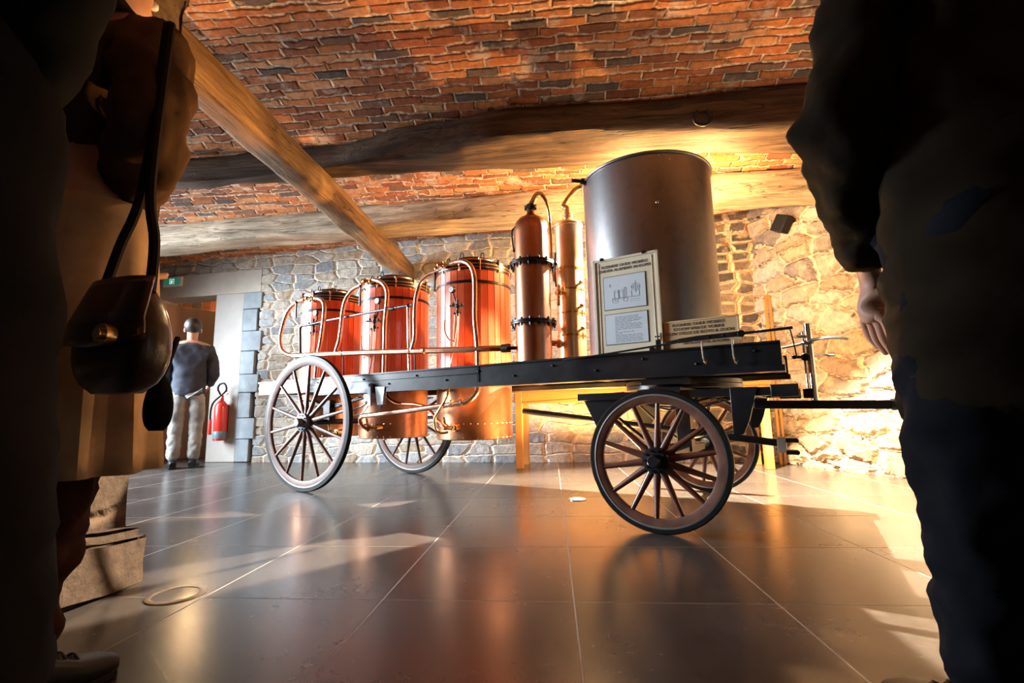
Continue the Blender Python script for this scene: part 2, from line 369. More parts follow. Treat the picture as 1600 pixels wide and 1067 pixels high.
CREAM = simple('cream_painted_frame', (.58,.52,.38), .45, 0, .08, 5)
PAPER = simple('pale_blue_paper', (.50,.56,.60), .35, 0, .05, 3)
INK = simple('dark_ink', (.07,.065,.06), .6, 0, .05)
INKP = simple('faded_ink', (.20,.22,.24), .6, 0, .1)
TANB = simple('tan_board', (.50,.34,.17), .5, 0, .08, 4)
RED = simple('extinguisher_red', (.55,.03,.02), .3, 0, .08, coat=.4)
LBLUE = simple('blue_grey_label', (.10,.18,.22), .4)
GREENX = m_emit('sign_green', (.02,.16,.10), .6)
WHITEX = simple('white_plastic', (.75,.76,.74), .4, 0, .04)
GLOWX = m_emit('sign_pale_green', (.55,.9,.75), .9)
LAMPX = m_emit('lamp_glass_glow', (1,.80,.52), 18)
GLASSD = simple('dull_lamp_glass', (.05,.045,.04), .12, 0, .1)
# cloth
def cloth(name, col, rough=.85, var=.25):
    m = simple(name, col, rough, 0, var, 7, .25); m.node_tree.nodes['Principled BSDF'].inputs['Specular IOR Level'].default_value = .06; return m
CL_BLACK = cloth('black_wool', (.005,.006,.008)); CL_NAVY = cloth('dark_denim', (.010,.012,.017))
CL_BROWN = cloth('brown_knit', (.085,.045,.022)); CL_TAN = cloth('tan_coat_cloth', (.50,.33,.19))
CL_MAROON = cloth('maroon_cloth', (.022,.007,.006)); CL_OLIVE = cloth('dark_olive_coat', (.022,.017,.011))
CL_GREY = cloth('grey_jacket', (.06,.066,.085)); CL_PALE = cloth('pale_trousers', (.30,.29,.27))
SKIN = simple('skin', (.50,.27,.18), .5, 0, .08, 10); HAIR = simple('dark_hair', (.03,.018,.012), .5, 0, .3, 30, .4, stretch=(1,1,.1))
LEATHER = simple('brown_leather', (.035,.017,.011), .3, 0, .35, 9, .25, coat=.25); SHOE = simple('black_shoe', (.008,.008,.009), .5, 0, .2, 9, .1, spec=.2)
LACE = simple('grey_lace', (.05,.04,.03), .8, spec=.1)

# ------------------------------------------------------------------ the room
def grid(name, mat, origin, xdir, W, H, res, zfun=None, hole=None, updir=(0,0,1), flip=False, kind='structure', loc_rot=True):
    """wall-like grid: local x along the wall, local z up; hole = list of (x0,x1,z0,z1)"""
    nx = max(1, round(W/res)); nz = max(1, round(H/res)); vs = []; fs = []
    for j in range(nz+1):
        for i in range(nx+1): vs.append((W*i/nx, 0, H*j/nz))
    for j in range(nz):
        for i in range(nx):
            cx = W*(i+.5)/nx; cz = H*(j+.5)/nz
            if hole and any(a < cx < b and c < cz < d for a, b, c, d in hole): continue
            q = (j*(nx+1)+i, j*(nx+1)+i+1, (j+1)*(nx+1)+i+1, (j+1)*(nx+1)+i)
            fs.append(q if not flip else q[::-1])
    me = bpy.data.meshes.new(name); me.from_pydata(vs, [], fs); me.materials.append(mat)
    for p in me.polygons: p.use_smooth = True
    o = bpy.data.objects.new(name, me); C.objects.link(o)
    o.location = origin; o.rotation_euler = (0, 0, math.atan2(xdir[1], xdir[0]))
    o['kind'] = kind; return o
BA, BB = Vector((-4.04, 6.05, 0)), Vector((2.28, 5.37, 0)); bd = (BB-BA).normalized(); bn = Vector((-bd.y, bd.x, 0))
def bw(s, off=0, z=0):     # point on the back wall, s metres along from its stone jamb, off metres behind its face
    return BA+bd*s+bn*off+Vector((0,0,z))
b0 = BA-bd*2.3
S1 = 5.55   # where the dark, thickly pointed stones begin
OPL, OPR, OPT = 2.3-1.45, 2.3-.50, 2.245
MB().box((-8,-2.6,-.06), (5.2,9,0)).build('floor', FLOOR, fix=False)['kind'] = 'structure'
grid('wall_back', STONE_B, b0, bd, 2.3+S1, 2.9, .02, hole=[(OPL, OPR+.69, 0, 2.56)])
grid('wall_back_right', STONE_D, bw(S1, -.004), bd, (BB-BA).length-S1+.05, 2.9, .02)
gb = grid('wall_back_band', BRICKW, bw(S1, -.012, 2.40), bd, (BB-BA).length-S1+.05, .5, .02)
rd = Vector((.36,-.93,0)).normalized()
grid('wall_right', STONE_R, BB+Vector((0,0,0)), rd, 6.8, 2.95, .025)
# brick course over the stone, and the plain walls outside the view
def slab(name, mat, p, q, z0, z1, t):
    p, q = Vector((p[0],p[1],0)), Vector((q[0],q[1],0)); d = (q-p).normalized(); n = Vector((-d.y, d.x, 0))
    o = MB().prism([p+Vector((0,0,z0)), q+Vector((0,0,z0)), q+n*t+Vector((0,0,z0)), p+n*t+Vector((0,0,z0))], (0,0,z1-z0)).build(name, mat)
    o['kind'] = 'structure'; return o
slab('wall_left_low', PLASTER, (-6.35,7.0), (-6.35,-2.4), 0, .45, .2)['kind'] = 'structure'
bpy.data.objects['wall_left_low'].name = 'wall_left'
slab('wall_left_top', PLASTER, (-6.35,7.0), (-6.35,-2.4), 2.35, 3.1, .2)
slab('wall_left_rear', PLASTER, (-6.35,7.0), (-6.35,4.8), .45, 2.35, .2)
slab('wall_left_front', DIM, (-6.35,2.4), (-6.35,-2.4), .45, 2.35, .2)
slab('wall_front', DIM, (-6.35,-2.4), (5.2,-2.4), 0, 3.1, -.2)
# doorway: lintel, pale jamb slab, ashlar quoins, wooden leaf and the passage behind
xj0, xj1, xq1 = -.505, -.065, .2
def bbox(m, s0, s1, o0, o1, z0, z1):
    m.prism([bw(s0,o0,z0), bw(s1,o0,z0), bw(s1,o1,z0), bw(s0,o1,z0)], (0,0,z1-z0)); return m
bbox(MB(), OPL-2.3, xq1-.02, -.015, .3, 2.245, 2.565).build('trim_lintel', PLASTER, bevel=.006)['kind'] = 'structure'
bbox(MB(), xj0, xj1, -.02, .35, 0, 2.245).build('trim_jamb', JAMB, bevel=.008)['kind'] = 'structure'
q = MB(); z = 0
for i, (h, ww) in enumerate(((.29,.17),(.27,.24),(.33,.16),(.24,.26),(.31,.18),(.27,.27),(.30,.19),(.23,.25))):
    bbox(q, xj1+.004, xj1+ww+.03, -.03-.006*(i%2), .3, z+.006, z+h); z += h
q.build('trim_quoins', ASHLAR, bevel=.008)['kind'] = 'structure'
bbox(MB(), OPL-2.3-.9, OPL-2.3, .0, .3, 0, 2.9).build('wall_back_left', PLASTER)['kind'] = 'structure'
# passage
slab('wall_passage_back', BRICKW, (-8,8.6), (-3.2,8.6), 0, 3.1, .2)
slab('wall_passage_right', PLASTER, (-3.9,8.6), (-3.9,6.4), 0, 3.1, .2)
slab('wall_passage_left', PLASTER, (-7.9,6.3), (-7.9,8.6), 0, 3.1, .2)
d0 = PZ(225, 470, 2.2); d1 = PZ(352, 489, 2.2)
door = MB(); dd = Vector((d1.x-d0.x, d1.y-d0.y, 0)).normalized(); dn = Vector((-dd.y, dd.x, 0))
door.prism([Vector((d0.x,d0.y,.01)), Vector((d1.x,d1.y,.01)), Vector((d1.x,d1.y,.01))+dn*.05, Vector((d0.x,d0.y,.01))+dn*.05], (0,0,2.19))
dob = door.build('door_1', DOORWOOD, bevel=.004); dob['kind'] = 'structure'

# ceiling: shallow brick vaults between the beams
def beamY(k, X):
    if k == 0: return 1.50, 1.84
    if k == 1: return 3.10, 3.50
    l = -.0735*(X+4); return 4.70+l, 5.02+l
def ceil_z(X, Y):
    c = [(beamY(k, X)[0]+beamY(k, X)[1])/2 for k in range(3)]
    knots = [c[0]-1.7, c[0], c[1], c[2], 6.6]
    for a, b in zip(knots, knots[1:]):
        if a <= Y <= b: return 2.655+.13*math.sin(PI*(Y-a)/(b-a))**.8
    return 2.66
X0, X1, Y0, Y1 = -6.4, 5.2, -.3, 6.5; r = .024; nx = int((X1-X0)/r); ny = int((Y1-Y0)/r); vs = []; fs = []
for j in range(ny+1):
    for i in range(nx+1):
        X = X0+(X1-X0)*i/nx; Y = Y0+(Y1-Y0)*j/ny; vs.append((X, Y, ceil_z(X, Y)))
for j in range(ny):
    for i in range(nx): a = j*(nx+1)+i; fs.append((a, a+nx+1, a+nx+2, a+1))
me = bpy.data.meshes.new('ceiling'); me.from_pydata(vs, [], fs); me.materials.append(BRICK)
for p_ in me.polygons: p_.use_smooth = True
ceil = bpy.data.objects.new('ceiling', me); C.objects.link(ceil); ceil['kind'] = 'structure'
MB().box((-8,-2.6,3.0), (5.4,9,3.1)).build('ceiling_slab', PLASTER)['kind'] = 'structure'
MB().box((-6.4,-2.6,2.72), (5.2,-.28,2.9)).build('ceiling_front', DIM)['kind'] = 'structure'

def beam(name, mat, prof, x0, x1, axis=0, n=70, amp=.02, seed=0):
    """hewn timber; prof(t) -> (lateral lo, lateral hi, z lo, z hi) along the run"""
    vs = []; m = 20
    for i in range(n+1):
        t = i/n; a = x0+(x1-x0)*t; lo, hi, z0, z1 = prof(t, a)
        cy, cz, hy, hz = (lo+hi)/2, (z0+z1)/2, (hi-lo)/2, (z1-z0)/2
        for k in range(m):
            an = 2*PI*(k+.5)/m; ca, sa = math.cos(an), math.sin(an); e = .32
            y = cy+hy*math.copysign(abs(ca)**e, ca); z = cz+hz*math.copysign(abs(sa)**e, sa)
            q = noise.noise(Vector((a*1.3, ca*1.2+seed, sa*1.2)))*amp+noise.noise(Vector((a*5, ca*2+seed, sa*2)))*amp*.35
            y += q*ca; z += q*sa
            vs.append((a, y, z) if axis == 0 else (y, a, z))
    fs = [(i*m+k, i*m+(k+1)%m, (i+1)*m+(k+1)%m, (i+1)*m+k) for i in range(n) for k in range(m)]
    mb = MB(); mb.add(vs, fs, True); mb.add(vs[:m], [tuple(range(m))]); mb.add(vs[-m:], [tuple(range(m))])
    o = mb.build(name, mat, bevel=0); o.data.set_sharp_from_angle(angle=math.radians(60)); o['kind'] = 'structure'; return o
def b1(t, X):
    k = max(0, min(1, (X+1.6)/1.2)); lo = 3.36*(1-k)+3.09*k+.02*math.sin(X*2.2); hi = 3.52+.02*math.sin(X*3+1)
    return lo-.02, hi, 2.45+.015*math.sin(X*2.7), 2.69+.02*X if X < 1.5 else 2.74
beam('trim_1', T_DARK, b1, -6.3, 4.2, 0, 120, .035, 3)
beam('trim_2', T_GREY, lambda t, X: (beamY(2, X)[0], beamY(2, X)[1]+.03, 2.45, 2.72), -6.3, 2.62, 0, 90, .035, 9)
beam('trim_3', T_BROWN, lambda t, X: (1.48, 1.84, 2.47, 2.75), -6.3, 4.6, 0, 70, .03, 15)
beam('trim_4', T_GIRD, lambda t, Y: (-1.885, -1.69, 2.25, 2.465), 1.45, 5.85, 1, 80, .022, 21)

# stone pillar with its footing, carrying the girder
def blockgrid(x0, x1, y0, y1, z0, z1, n=26, wob=.012, seed=0):
    bm = bmesh.new(); bmesh.ops.create_cube(bm, size=1)
    for v in bm.verts: v.co = Vector(((x0+x1)/2+v.co.x*(x1-x0), (y0+y1)/2+v.co.y*(y1-y0), (z0+z1)/2+v.co.z*(z1-z0)))
    bmesh.ops.bevel(bm, geom=list(bm.edges), offset=.03, segments=2, affect='EDGES')
    bmesh.ops.subdivide_edges(bm, edges=[e for e in bm.edges if e.calc_length() > .1], cuts=n, use_grid_fill=True)
    for v in bm.verts:
        v.co += Vector((noise.noise(v.co*2.5+Vector((seed,0,0))), noise.noise(v.co*2.5+Vector((0,seed,5))), noise.noise(v.co*2.5+Vector((3,0,seed)))))*wob*2
    mb = MB(); bm.verts.ensure_lookup_table(); mb.add([v.co for v in bm.verts], [[v.index for v in f.verts] for f in bm.faces], True); bm.free(); return mb
pil = blockgrid(-2.25, -1.60, 1.42, 1.77, .1, 2.26, 22, .012, 1)
po = pil.build('wall_pillar', STONE_P); po['kind'] = 'structure'
ft = blockgrid(-2.32, -1.49, 1.36, 1.77, -.02, .20, 12, .02, 4); ft.build('trim_pillar_footing', STONE_P)['kind'] = 'structure'
blockgrid(-2.3, -1.55, 1.36, 1.80, 2.02, 2.5, 12, .02, 8).build('trim_pillar_head', STONE_P)['kind'] = 'structure'

# ------------------------------------------------------------------ the wagon
W = wagon_empty('still_wagon')
tag(W, 'black four-wheeled horse wagon with brown spoked wheels carrying the copper still', 'wagon')
RZ0, RZ1, RV = .742, .876, .45
for sgn in (-1, 1):
    m = MB(); y0, y1 = sorted((sgn*RV, sgn*(RV-.045)))
    m.box((-1.0, y0, RZ0+.03), (3.19, y1, RZ1))                        # web
    ys = sorted((sgn*(RV+.012), sgn*(RV-.09)))
    m.box((-1.0, ys[0], RZ1), (3.19, ys[1], RZ1+.010))                 # top flange
    m.box((-.2, ys[0], RZ0), (3.20, ys[1], RZ0+.030))                   # lower ledge
    yy = sgn*(RV+.004)
    m.box((-1.0, min(yy, yy+sgn*.006), RZ1-.045), (1.45, max(yy, yy+sgn*.006), RZ1-.041))
    m.box((1.450, min(yy, yy+sgn*.005), RZ0+.03), (1.456, max(yy, yy+sgn*.005), RZ1))
    for k in range(15):
        u = -.7+k*.27; m.ball((u, sgn*(RV+.004), .80 if k % 2 else .845), .0075, 8, 5, mi=1)
    ob = m.build('side_rail', [BLACK, IRON], W)
for u in (-.97, -.17, .67, 1.5, 2.06, 3.15): MB().box((u-.03, -RV+.03, .78), (u+.03, RV-.03, .86)).build('cross_member', BLACK, W, .003)
# deck boards under column and tank
MB().box((1.53, -.40, .862), (3.17, .40, .885)).build('deck', BLACK, W, .003)
# front undercarriage
m = MB()
for sgn in (-1, 1):
    m.box((2.14, sgn*.40-.03, .632), (3.24, sgn*.40+.03, .672))
    m.box((3.13, sgn*.40-.036, .624), (3.245, sgn*.40+.036, .682))
m.box((2.14, -.4, .635), (2.22, .4, .67)); m.box((3.0, -.4, .63), (3.06, .4, .665)); m.box((2.56, -.45, .62), (2.72, .45, .69))
m.build('fore_carriage', BLACK, W, .003)
m = MB(); m.ring(.33, .690, .712, .06, (2.64, 0, 0), 48); m.ring(.33, .716, .738, .06, (2.64, 0, 0), 48); m.cyl((2.64,0,.66), (2.64,0,.78), .03)
m.box((2.52,-.44,.705), (2.76,.44,.735)); m.build('turntable', BLACK, W)
for sgn in (-1, 1):
    v0 = sgn*.40-.012
    a, b, c, d = K(908,617,-.41), K(975,612,-.41), K(962,655,-.41), K(944,691,-.41)
    MB().prism([(p_.x, v0, p_.z) for p_ in (a, b, c, d)], (0,.024,0)).build('bracket', BLACK, W, .002)
    a, b, c, d, e = K(1140,606,-.43), K(1183,604,-.43), K(1172,655,-.43), K(1163,678,-.43), K(1147,681,-.43)
    MB().prism([(p_.x, sgn*.425-.012, p_.z) for p_ in (a, b, c, d, e)], (0,.024,0)).build('bracket', BLACK, W, .002)
# leaf springs under each axle end
for u, zc, L in ((2.64, .60, .36), (-.1, .66, .46)):
    for sgn in (-1, 1):
        m = MB()
        for k in range(3):
            l = L*(1-.25*k); pts = [(u-l, 0, zc+.06), (u-l*.5, 0, zc+.02-.009*k), (u, 0, zc-.009*k), (u+l*.5, 0, zc+.02-.009*k), (u+l, 0, zc+.06)]
            for p_, q_ in zip(pts, pts[1:]): m.bar((p_[0], sgn*.36, p_[2]-.009*k*.5), (q_[0], sgn*.36, q_[2]-.009*k*.5), .045, .008)
        m.build('leaf_spring', IRON, W)
m = MB(); m.cyl((2.64,-.6,.335), (2.64,.6,.335), .02, n=16); m.box((2.61,-.42,.312), (2.67,.42,.358)); m.box((2.60,-.05,.33), (2.68,.05,.64)); 
m.build('axle', IRON, W, .002)
m = MB(); m.cyl((-.1,-.58,.525), (-.1,.58,.525), .022, n=16); m.build('axle', IRON, W)
for sgn in (-1,1): MB().box((-.14, sgn*.38-.03, .53), (-.06, sgn*.38+.03, .70)).build('axle_block', IRON, W, .003)
# rear hanger bracket, paler than the ironwork around it
m = MB()
a, b = K(578,602,-.47), K(578,634,-.47); m.bar(a, b, .02, .035)
m.cyl(K(579,602,-.475), K(579,602,-.45), .016, n=14)
a, b, c, d = K(586,604,-.47), K(601,604,-.47), K(598,632,-.47), K(589,633,-.47)
m.prism([a, b, c, d], (0,.03,0)); m.prism([K(568,616,-.47),K(576,615,-.47),K(576,626,-.47),K(569,627,-.47)], (0,.02,0))
m.tube([K(572,630,-.47), K(562,636,-.47), K(548,641,-.5)], .006, 8); m.tube([K(576,632,-.47), K(566,646,-.47), K(550,650,-.5)], .006, 8)
m.cyl(K(596,636,-.475), K(596,636,-.44), .012, n=10)
m.build('spring_hanger', simple('grey_steel', (.30,.32,.34), .35, .5, .2, 8), W, .002)

def wheel(u, v, R, ns, hubr, rot=0):
    s = -1 if v < 0 else 1
    e = bpy.data.objects.new('wheel', None); C.objects.link(e); e.parent = W; e.location = (u, v, R)
    wd = .032 if R < .4 else .034      # felloe width
    ft = .036*R/.335 if R < .4 else .040
    tt = .024 if R < .4 else .033
    m = MB(); n = 96
    prof = [(R-tt, -wd*.55), (R-.006, -wd*.55), (R, -wd*.3), (R, wd*.3), (R-.006, wd*.55), (R-tt, wd*.55), (R-tt, -wd*.55)]
    m.lathe(prof, ax='y', n=n); m.build('tyre', BLACKR, e)
    r2 = R-tt
    m = MB(); m.lathe([(r2+.002, -wd*.5), (r2+.002, wd*.5), (r2-.008, wd*.56), (r2-.008, -wd*.56), (r2+.002, -wd*.5)], ax='y', n=n); m.build('iron_band', GREYBAND, e)
    r3 = r2-.008
    m = MB(); m.lathe([(r3, -wd*.5), (r3, wd*.5), (r3-ft*.8, wd*.42), (r3-ft, wd*.3), (r3-ft, -wd*.3), (r3-ft*.8, -wd*.42), (r3, -wd*.5)], ax='y', n=n); m.build('felloe', FELLOE, e)
    m = MB(); h = .075
    m.lathe([(.001,-h*1.15),(hubr*.38,-h*1.15),(hubr*.46,-h),(hubr*.5,-h*.62),(hubr*.98,-h*.55),(hubr,-h*.45),(hubr,h*.45),(hubr*.98,h*.55),(hubr*.5,h*.62),(hubr*.46,h),(.001,h)], ax='y', n=40)
    for k in range(10):
        a = 2*PI*k/10
        m.cyl((hubr*.78*math.cos(a), -h*.7, hubr*.78*math.sin(a)), (hubr*.78*math.cos(a), h*.7, hubr*.78*math.sin(a)), hubr*.085, n=8, mi=1)
    m.build('hub', [HUBM if R > .4 else BLACK, IRON], e)
    L0 = hubr*.9; L1 = r3-ft*.9; a0 = .019 if R < .4 else .020; a1 = .0115
    m = MB(); prof = []
    seg = 10
    for i in range(9):
        t = i/8; r = L0+(L1-L0)*t; wa = a0*(1-t)**1.3+a1*(1-(1-t)**1.3); wb = .016*(1-t)+.011*t
        prof += [Vector((wa*math.cos(2*PI*k/seg), wb*math.sin(2*PI*k/seg), r)) for k in range(seg)]
    m.add(prof, [(i*seg+k, i*seg+(k+1)%seg, (i+1)*seg+(k+1)%seg, (i+1)*seg+k) for i in range(8) for k in range(seg)], True)
    sp = m.build('spoke', SPOKE, e)
    for k in range(ns):
        o = sp if k == 0 else sp.copy()
        if k: C.objects.link(o); o.parent = e
        o.rotation_euler = (0, 2*PI*(k+rot)/ns, 0)
    return e
GREYBAND = simple('bare_steel_band', (.42,.42,.41), .3, .7, .15, 10)
HUBM = simple('grey_painted_hub', (.13,.15,.16), .3, .3, .2, 10)
wheel(-.095, -.60, .527, 14, .070, .1)
wheel(-.095, .60, .527, 14, .070, .4)
wheel(2.637, -.65, .337, 14, .062, .15)
wheel(2.637, .66, .337, 14, .062, .3)

# drawbar, pole and clevis
m = MB(); a, b = K(1178,632,-.3), K(1392,632,-.3); m.bar(a, b, .04, .040); m.build('drawbar', BLACK, W, .004)
m = MB(); m.cyl(b, b+Vector((.02,0,0)), .026, n=16); m.cyl(b+Vector((.02,0,0)), b+Vector((.055,0,.0)), .012, n=12); m.cyl(b+Vector((.055,0,0)), b+Vector((.07,0,0)), .02, n=12)
m.cyl(b+Vector((.085,0,0)), b+Vector((.11,0,0)), .011, n=12, mi=1); m.build('drawbar_eye', [BLACK, CHROME], W)
m = MB(); a, b = K(818,642,.0), K(1216,692,.0); m.tube([a, (a+b)/2, b], .020, 16); m.build('pole', IRON, W)
m = MB(); g = K(1225,696,0); m.box((g.x-.03,-.035,g.z-.035), (g.x+.012,.035,g.z+.045)); m.build('clevis_block', simple('weathered_block', (.30,.25,.20), .5), W, .003)
m = MB()
for dz in (.028, -.035):
    m.box((g.x+.008,-.03,g.z+dz-.010), (g.x+.06,.03,g.z+dz+.012)); m.cyl((g.x+.06,-.03,g.z+dz), (g.x+.06,.03,g.z+dz), .012, n=16)
m.build('clevis', IRON, W, .002)
m = MB()
for sgn in (-1,1): m.tube([(2.25,sgn*.36,.62), (2.5,sgn*.30,.40), (2.64,sgn*.28,.335)], .010, 8)
m.tube([(3.0,-.40,.47), (2.86,-.2,.44), (2.64,0,.40)], .009, 8)
m.build('stay_rods', IRON, W)
# long brake rod lying over the near rail
m = MB(); p = [K(880,563,-.49), K(960,551,-.49), K(1046,537,-.49)]; m.tube(p, .0055, 8)
p = [K(1040,537,-.49), K(1060,533,-.49), K(1085,529,-.49), K(1150,522,-.49), K(1160,521,-.49), K(1237,512,-.49)]
for a, b, h in zip(p, p[1:], (.018,.022,.024,.026,.013)): m.bar(a, b+(b-a)*.02, .016, h)
m.cyl(K(1158,521,-.50), K(1158,521,-.47), .017, n=14)
m.cyl(K(1108,527,-.50), K(1108,527,-.47), .007, n=10); m.cyl(K(1130,524,-.50), K(1130,524,-.47), .007, n=10)
m.tube([K(1234,513,-.49), K(1240,535,-.47), K(1245,557,-.42)], .0035, 6)
rod = m.build('brake_rod', IRON, W, .001)
for x0 in (1096, 1144):
    m = MB(); m.tube([K(x0,530,-.485), K(x0+1,545,-.487), K(x0+3,560,-.487), K(x0+6,567,-.480), K(x0+8,565,-.47)], .0055, 8); m.build('hook', CHROME, W)
# brake standard at the front
m = MB(); c0 = K(1272,618,-.3); c1 = K(1263,506,-.3)
m.cyl((3.305,-.3,c0.z-.03), (3.305,-.3,c1.z), .0155, n=20); st = m.build('brake_standard', CHROME, W)
m = MB(); m.cyl((3.282,-.31,.63), (3.282,-.31,.93), .0055, n=10); m.build('brake_screw', CHROME, W)
m = MB(); z = K(1262,535,-.3).z
m.lathe([(.001,z-.012),(.028,z-.010),(.03,z),(.02,z+.010),(.001,z+.012)], (3.30,-.3,0), n=24)
m.tube([(3.30,-.3,z+.006), (3.36,-.36,z+.008), (3.42,-.40,z+.0), (3.455,-.42,z-.012)], [.008,.0075,.007,.006], 10)
m.tube([(3.30,-.3,z), (3.24,-.22,z-.002), (3.19,-.14,z)], .0065, 10)
m.build('brake_handle', WORN, W); m = MB(); m.tube([(3.30,-.285,z-.045), (3.37,-.12,z-.05), (3.41,-.13,z-.056)], .006, 10)
m.cyl((3.29,-.315,z+.028), (3.262,-.34,z+.028), .008, n=12)
m.build('lower_handle', WORN, W)
m = MB(); k0 = K(1258,558,-.33); m.cyl(k0+Vector((0,-.012,0)), k0+Vector((0,.02,0)), .018, n=18); m.bar(k0, K(1241,558,-.36), .012, .014); m.cyl(K(1241,558,-.37), K(1241,558,-.34), .010, n=12)
m.build('brake_crank', IRON, W, .001)
MB().box((3.26,-.335,.615), (3.30,-.27,.66)).build('screw_block', IRON, W, .001)

# ------------------------------------------------------------------ vats
def staves(m, R, z0, z1, n=32, d=.004):
    seq = []
    for k in range(n):
        for f, r in ((0, R-d), (.06, R), (.94, R)): seq.append((2*PI*(k+f)/n, r))
    N = len(seq); vs = [(r*math.cos(a), r*math.sin(a), z) for z in (z0, z1) for a, r in seq]
    m.add(vs, [(i, (i+1)%N, N+(i+1)%N, N+i) for i in range(N)])
    m.add(vs[N:], [tuple(range(N))]); m.add(vs[:N], [tuple(range(N))[::-1]])
def make_vat():
    t = wagon_empty('lagged_still_vat'); R = .29
    m = MB(); staves(m, R, .86, 1.625); m.build('staves', STAVE, t)
    MB().ring(R+.004, 1.520, 1.540, .008).build('hoop', IRON, t)
    MB().ring(R+.004, .885, .905, .008).build('hoop', IRON, t)
    m = MB(); m.lathe([(.001,.385),(R-.012,.385),(R-.004,.39),(R-.004,.86),(.001,.86)], n=64)
    for k in range(36):
        a = 2*PI*k/36
        for z in (.400, .500): m.ball(((R-.004)*math.cos(a), (R-.004)*math.sin(a), z), .004, 6, 4, mi=1)
    m.build('copper_base', [COPPER, COPPERP], t)
    m = MB(); m.ring(R+.004, 1.622, 1.636, .05); m.ring(R+.012, 1.642, 1.660, .05); m.ring(R+.004, 1.668, 1.692, .05); m.ring(R+.010, 1.636, 1.642, .05, mi=1); m.ring(R+.008, 1.660, 1.668, .05, mi=1)
    for k in range(12):
        a = 2*PI*(k+.5)/12; c, s_ = math.cos(a), math.sin(a)
        m.cyl(((R+.002)*c,(R+.002)*s_,1.615), ((R+.012)*c,(R+.012)*s_,1.70), .007, n=8, mi=1)
        m.cyl(((R+.002)*c,(R+.002)*s_,1.696), ((R+.008)*c,(R+.008)*s_,1.708), .012, n=6, mi=0)
    m.build('clamp_ring', [BLACK, COPPERP], t)
    m = MB(); m.lathe([(R-.02,1.690),(R-.05,1.712),(R*.64,1.730),(R*.60,1.752),(R*.5,1.765),(.10,1.778),(.001,1.780)], n=48); lid = m.build('lid', IRON, t)
    m = MB(); m.ring(R*.66, 1.726, 1.738, .03); m.build('lid_band', COPPERP, lid)
    m = MB()
    for a in (-2.3, -1.4, -.6):
        m = MB()
        c, s_ = .2*math.cos(a), .2*math.sin(a); m.tube([(c-.014,s_,1.72), (c-.014,s_,1.765), (c,s_,1.778), (c+.014,s_,1.765), (c+.014,s_,1.72)], .004, 6)
        m.build('lifting_loop', IRON, lid)
    return t
VU = (-.575, .25, 1.10)
vat = make_vat(); vats = [vat]
for k in (1, 2): vats.append(copy_tree(vat))
for t, u, lb in zip(vats, VU, ('red wood-lagged still vat behind the large near rear wheel, furthest from the tank',
                               'middle red wood-lagged still vat, between the two other red vats',
                               'red wood-lagged still vat beside the tall copper column, nearest and brightest of three')):
    t.location = WO+WU*u; tag(t, lb, 'still vat', 'red still vats on the wagon')
def on(t, u):       # point in the wagon frame -> local to the vat standing at u
    return lambda px, py, v: K(px, py, v)-Vector((u, 0, 0))
# fittings of each vat: brass tap, gauge, dark valve cluster and the two copper loops
def fittings(t, u, tap, left, right, gauge, cluster, lever, scale=1):
    q = on(t, u)
    tx, ty = tap
    m = MB(); a = q(tx-9, ty-1, -.40); b = q(tx+9, ty+1, -.36)
    m.tube([a, (a+b)/2, b], .012, 10); m.ball(q(tx-4, ty, -.385), .021); m.ball(q(tx+5, ty+1, -.365), .019)
    m.cyl(q(tx+1, ty, -.375)+Vector((0,0,-.03)), q(tx+1, ty, -.375)+Vector((0,0,.022)), .009, n=10)
    m.cyl(q(tx+8, ty+4, -.36), q(tx+8, ty+4, -.27), .014, n=12)
    m.build('brass_tap', BRASS, t)
    lx, l0, l1 = lever
    m = MB(); m.bar(q(lx, l0, -.41), q(lx-1, l1, -.41), .008, .014, (0,1,0)); m.ball(q(lx, l0, -.41), .013); m.build('lever', IRON, t)
    m = MB(); m.tube([q(x, y, -.395) for x, y in left], .016*scale, 14); m.build('outlet_pipe', COPPERP, t)
    m = MB(); m.tube([q(x, y, v) for x, y, v in right], .017*scale, 14); m.build('feed_pipe', COPPERP, t)
    gx, gy = gauge
    m = MB(); g0 = q(gx, gy, -.345); m.cyl(g0, g0+Vector((0,.02,0)), .026, n=20, mi=0); m.cyl(g0+Vector((0,-.003,0)), g0, .021, n=20, mi=1); m.tube([g0+Vector((0,.012,0)), g0+Vector((0.01,.02,-.05)), q(cluster[0], cluster[1], -.32)], .006, 8)
    m.build('pressure_gauge', [IRON, DIAL], t)
    cx, cy = cluster
    m = MB()
    for dx, dy, rr in ((0,0,.017),(-7,-3,.010),(6,-2,.011),(0,9,.014),(-5,12,.008),(5,10,.008)): m.ball(q(cx+dx, cy+dy, -.34), rr, 10, 7)
    m.cyl(q(cx-12, cy, -.34), q(cx+10, cy, -.34), .007, n=8); m.cyl(q(cx, cy-10, -.335), q(cx, cy+16, -.335), .009, n=8)
    m.build('steam_valve', IRON, t)
    m = MB()
    for dx0, dx1, y1 in ((-4,-6,62),(3,0,64),(1,-10,90)): m.tube([q(cx+dx0, cy+12, -.335), q(cx+dx0-1, cy+35, -.33), q(cx+dx1, cy+y1, -.32)], .0055, 8)
    m.tube([q(cx-20, cy+22, -.33), q(cx-20, cy+40, -.33), q(cx-14, cy+52, -.33), q(cx-6, cy+55, -.33)], .006, 8)
    m.build('sample_pipes', COPPERD, t)
fittings(vats[0], VU[0], (484,466), [(475,468),(462,473),(449,488),(441,512),(438,532),(441,547),(450,554),(462,556)],
         [(493,466,-.37),(503,469,-.375),(507,480,-.38),(505,505,-.37),(501,535,-.36),(496,560,-.35),(493,592,-.35)], (492,489), (490,508), (463,472,497), 1.05)
